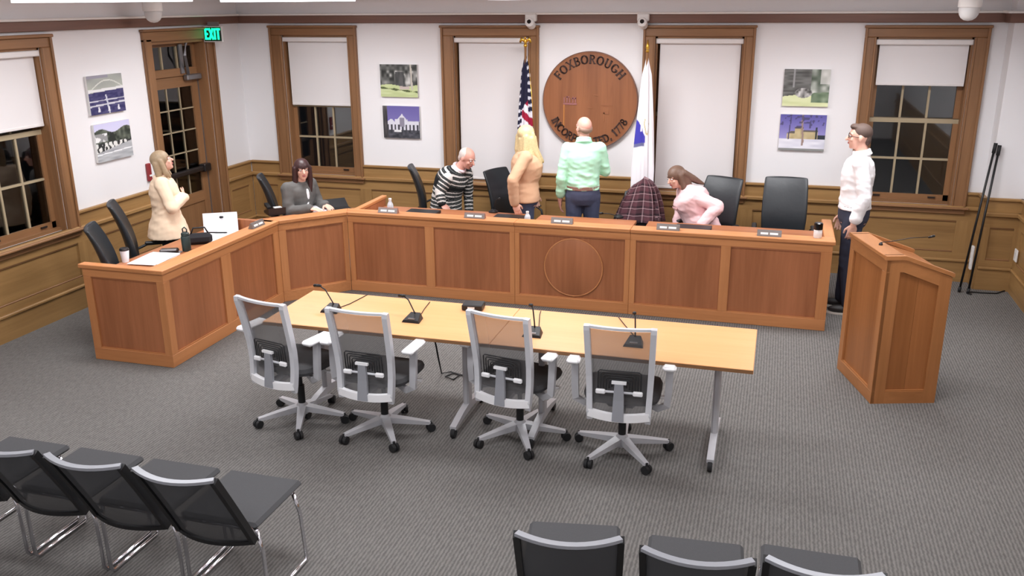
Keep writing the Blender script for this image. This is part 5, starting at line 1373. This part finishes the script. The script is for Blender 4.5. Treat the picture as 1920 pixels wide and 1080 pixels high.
mb.tube([h-r_*.011+f_*.097+u_*.004, h+r_*.011+f_*.097+u_*.004], .002, 6); mb.build('glasses', 'black', p.root, True)

# man in mint shirt, back to the camera, hand on heart
g_ = GY(1094, 300, -.93)
p = Person('man in mint green shirt standing with his back to camera', (g_.x, -.93, 0), yaw_of(-.30, 1), 1.735, shR=(.168, -.01, 1.405), shL=(-.168, -.01, 1.405), neck=(0, -.015, 1.475), elR=(.235, .03, 1.15), wrR=(.06, .19, 1.20), elL=(-.225, -.02, 1.11), wrL=(-.235, .05, .865))
p.fat = 1.03; p.hf = Vector((-.42, .9, .05)); p.hand['R'] = (Vector((-1, .15, .25)), Vector((0, -1, 0)), .1); p.hand['L'] = (Vector((0, .15, -1)), Vector((1, .1, 0)), .3)
p.body('skin_red').face().shirt('shirt_mint', .020, .78, hem=-.035, cuff=.006, fold=.011).trousers('jeans', .014, .016).collar('shirt_mint').belt('plate_brown', .06).shoes().hair('hair_thin', 'b', h_bald)

# blonde woman in tan sweater facing right, hand on the chair behind her
g_ = GY(982, 330, -1.0)
p = Person('blonde woman in tan sweater and jeans standing before the striped flag', (g_.x+.01, -.98, 0), yaw_of(.93, .34), 1.635, elR=(.275, -.15, 1.10), wrR=(.24, -.13, .86), elL=(-.23, .0, 1.05), wrL=(-.22, .12, .86))
p.fat = 1.16; p.bust = .045; p.hf = Vector((-.75, 1, .12)); p.hand['R'] = (Vector((.05, .35, -1)), Vector((-1, 0, 0)), .3)
p.body('skin').face().shirt('sweater_tan', .026, .97, name='sweater', hem=.05, cuff=.006).trousers('jeans', .014, .012).shoes().hair('hair_blonde', 'l', h_blonde)

# man in striped sweater bending over his chair, facing right
Y0 = -.80; hp = GY(838, 405, Y0)
def JL(px, py, dy, root, yaw):     # pixel at depth Y0+dy -> the person's local frame
    w = GY(px, py, dy); return (Matrix.Translation(Vector(root)) @ Matrix.Rotation(yaw, 4, 'Z')).inverted() @ w
rt, yw = (hp.x, Y0, 0), yaw_of(.97, -.25)
q = lambda x, y, dy=0: JL(x, y, Y0+dy, rt, yw)
hd_ = q(876, 296); nk = q(860, 316); ch = q(846, 338); md = q(838, 366); pl = q(836, 394)
lat = Vector((1, 0, 0))
p = Person('grey-haired man in striped sweater bending over the dais', rt, yw, 1.72, head=hd_, neck=nk, che=ch, mid=md, pel=pl,
    shR=nk+lat*.17+Vector((0, -.02, -.075)), shL=nk-lat*.17+Vector((0, -.0, -.07)), elR=q(824, 358, -.22), wrR=q(828, 382, -.27), elL=nk+Vector((-.22, -.03, -.33)), wrL=nk+Vector((-.16, .02, -.56)),
    hiR=pl+Vector((.09, 0, -.04)), hiL=pl+Vector((-.09, 0, -.04)))
zh = p.J['hiR'].z; yh = p.J['hiR'].y
for sd, sg in (('R', 1), ('L', -1)): p.J['kn'+sd] = Vector((sg*.10, yh+.16, .47)); p.J['an'+sd] = Vector((sg*.10, yh-.02, .085))
p.fat = 1.2; p.hf = unit((0.05, 1, -.42)); p.hu = unit((0, .42, 1)); p.hand['R'] = (unit((-.1, .5, -.5)), unit((-.3, -.3, -1)), .35)
p.body('skin_red').face(brow='hair_grey').shirt('cloth_attr', .020, .93, name='sweater', hem=.02, voxel=.006).trousers('trouser_black').shoes().hair('hair_grey', 'g', h_grey)
me = p.sh.data; co = np.empty(len(me.vertices)*3); me.vertices.foreach_get('co', co); co = co.reshape(-1, 3)
segs = [('pel', 'mid'), ('mid', 'che'), ('che', 'neck'), ('shR', 'elR'), ('elR', 'wrR'), ('shL', 'elL'), ('elL', 'wrL')]; rad = [.14, .14, .15, .05, .04, .05, .04]
best = np.full(len(co), 1e9); ss = np.zeros(len(co)); acc = {'pel': 0.0}
for (a, b_), R_ in zip(segs, rad):
    A, Bv = np.array(p.J[a]), np.array(p.J[b_]); d = Bv-A; ln = np.linalg.norm(d); t = np.clip(((co-A)@d)/ln**2, -.4 if a == 'pel' else 0, 1.2 if b_ == 'neck' else 1); dist = np.linalg.norm(co-(A+np.outer(np.clip(t, 0, 1), d)), axis=1)/R_
    s0 = acc.get(a, 0.0); acc[b_] = s0+ln; m_ = dist < best; best[m_] = dist[m_]; ss[m_] = s0+t[m_]*ln
ph = (ss/.042) % 1
cols = np.where((ph < .34)[:, None], np.array((206, 202, 198)), np.where(((ph > .62) & (ph < .72))[:, None], np.array((96, 100, 98)), np.array((34, 36, 38))))
vcol(me, cols)
mb = MB(); u_ = unit(p.J['head']-p.J['neck']); a_ = Vector((1, 0, 0)); b2 = u_.cross(a_); c = p.J['neck']+u_*.015
mb.tube([c+a_*(.066*math.cos(t))+b2*(.066*math.sin(t)) for t in [2*PI*i/20 for i in range(20)]], .018, 8, closed=True); mb.build('collar', 'collar', p.root, True)

# woman in pink sweatshirt rising from her chair, leaning left
Y0 = -.78; hp = GY(1322, 425, Y0); rt, yw = (hp.x, Y0, 0), yaw_of(-.95, -.35)
q = lambda x, y, dy=0: JL(x, y, Y0+dy, rt, yw)
hd_ = q(1268, 332, -.02); nk = q(1288, 352); ch = q(1297, 372); md = q(1306, 398); pl = q(1318, 428)
p = Person('woman in pink sweatshirt leaning forward out of her chair', rt, yw, 1.68, head=hd_, neck=nk, che=ch, mid=md, pel=pl,
    shR=nk+Vector((.17, -.01, -.06)), shL=nk+Vector((-.165, -.03, -.045)), elL=q(1346, 388, -.22), wrL=q(1316, 421, -.28), elR=nk+Vector((.20, .0, -.29)), wrR=nk+Vector((.13, .06, -.50)),
    hiR=pl+Vector((.09, 0, -.03)), hiL=pl+Vector((-.09, 0, -.03)))
yh = pl.y
for sd, sg in (('R', 1), ('L', -1)): p.J['kn'+sd] = Vector((sg*.10, yh+.34, .48)); p.J['an'+sd] = Vector((sg*.10, yh+.30, .085))
p.fat = 1.26; p.bust = .03; p.hf = unit((-.35, 1, -.28)); p.hu = unit((0, .3, 1)); p.hand['L'] = (unit((.3, .6, -.35)), unit((.2, -.2, -1)), .25)
p.body('skin').face().shirt('sweat_pink', .032, .96, name='sweatshirt', hem=.04, cuff=.006, fold=.010).trousers('navy').shoes().hair('hair_brown', 'l', h_pink)
mb = MB(); l, fw, u_ = p.axes('mid', 'che')
for i in range(5): mb.ell(p.J['che']+fw*(.198)+l*((i-2)*.034)-u_*(.03+.01*(i % 2)), (l*.012, fw*.006, u_*(.014+.005*(i % 2))))
mb.build('chest_print', 'pink_print', p.sh, True)

# seated woman in grey jacket at the angled corner
sx_, sy_ = 1.535, -1.545; rt, yw = (sx_, sy_, 0), yaw_of(.86, -.30)
q = lambda x, y, dy=0: JL(x, y, sy_+dy, rt, yw)
p = Person('seated woman with long dark hair in grey jacket at the corner', rt, yw, 1.66, pel=(0, -.06, .56), mid=(0, -.03, .72), che=(0, .02, .875), neck=(0, .055, 1.035), head=(0, .095, 1.17),
    shR=(.165, .03, .985), shL=(-.165, .03, .985), elR=(.215, .08, .745), wrR=(.12, .30, .79), elL=(-.215, .08, .745), wrL=(-.10, .30, .79), hiR=(.09, -.04, .54), hiL=(-.09, -.04, .54), knR=(.10, .36, .50), knL=(-.10, .36, .50), anR=(.10, .36, .085), anL=(-.10, .36, .085))
p.bust = .015; p.hf = unit((.55, .95, -.02)); p.hand['R'] = (unit((-.3, 1, -.05)), Vector((0, 0, -1)), .2); p.hand['L'] = (unit((.3, 1, -.05)), Vector((0, 0, -1)), .2)
p.body('skin').face(brow='hair_dark').shirt('jacket_grey', .026, .97, name='jacket', hem=.04, cuff=.006).trousers('trouser_black').shoes().hair('hair_dark', 'l', h_long(.27, 1.0, .01))
l, fw, u_ = p.axes('mid', 'che'); mb = MB(); mb.ell(p.J['mid'].lerp(p.J['che'], .75)+fw*.098, (l*.036, fw*.052, u_*.17)); mb.build('blouse', 'paper', p.root, True)

# woman in cream jacket standing behind the left wing, hand on heart, looking up
w = GX(312, 400, .86); rt, yw = (.86, w.y, 0), yaw_of(.80, .60)
p = Person('woman in cream jacket standing behind left wing of the dais', rt, yw, 1.545, elR=(.255, .06, 1.03), wrR=(.06, .17, 1.09), elL=(-.22, -.02, 1.0), wrL=(-.21, .06, .78))
p.fat = 1.06; p.bust = .015; p.hf = unit((.05, 1, .38)); p.hu = unit((0, -.38, 1)); p.hand['R'] = (Vector((-1, .1, .3)), Vector((0, -1, 0)), .1)
p.body('skin').face().shirt('jacket_cream', .024, .97, name='jacket', hem=.12, cuff=.006, flare=.06, fold=.009).trousers('trouser_black').shoes().hair('hair_ash', 'l', h_long(.17, 1.08, -.005))
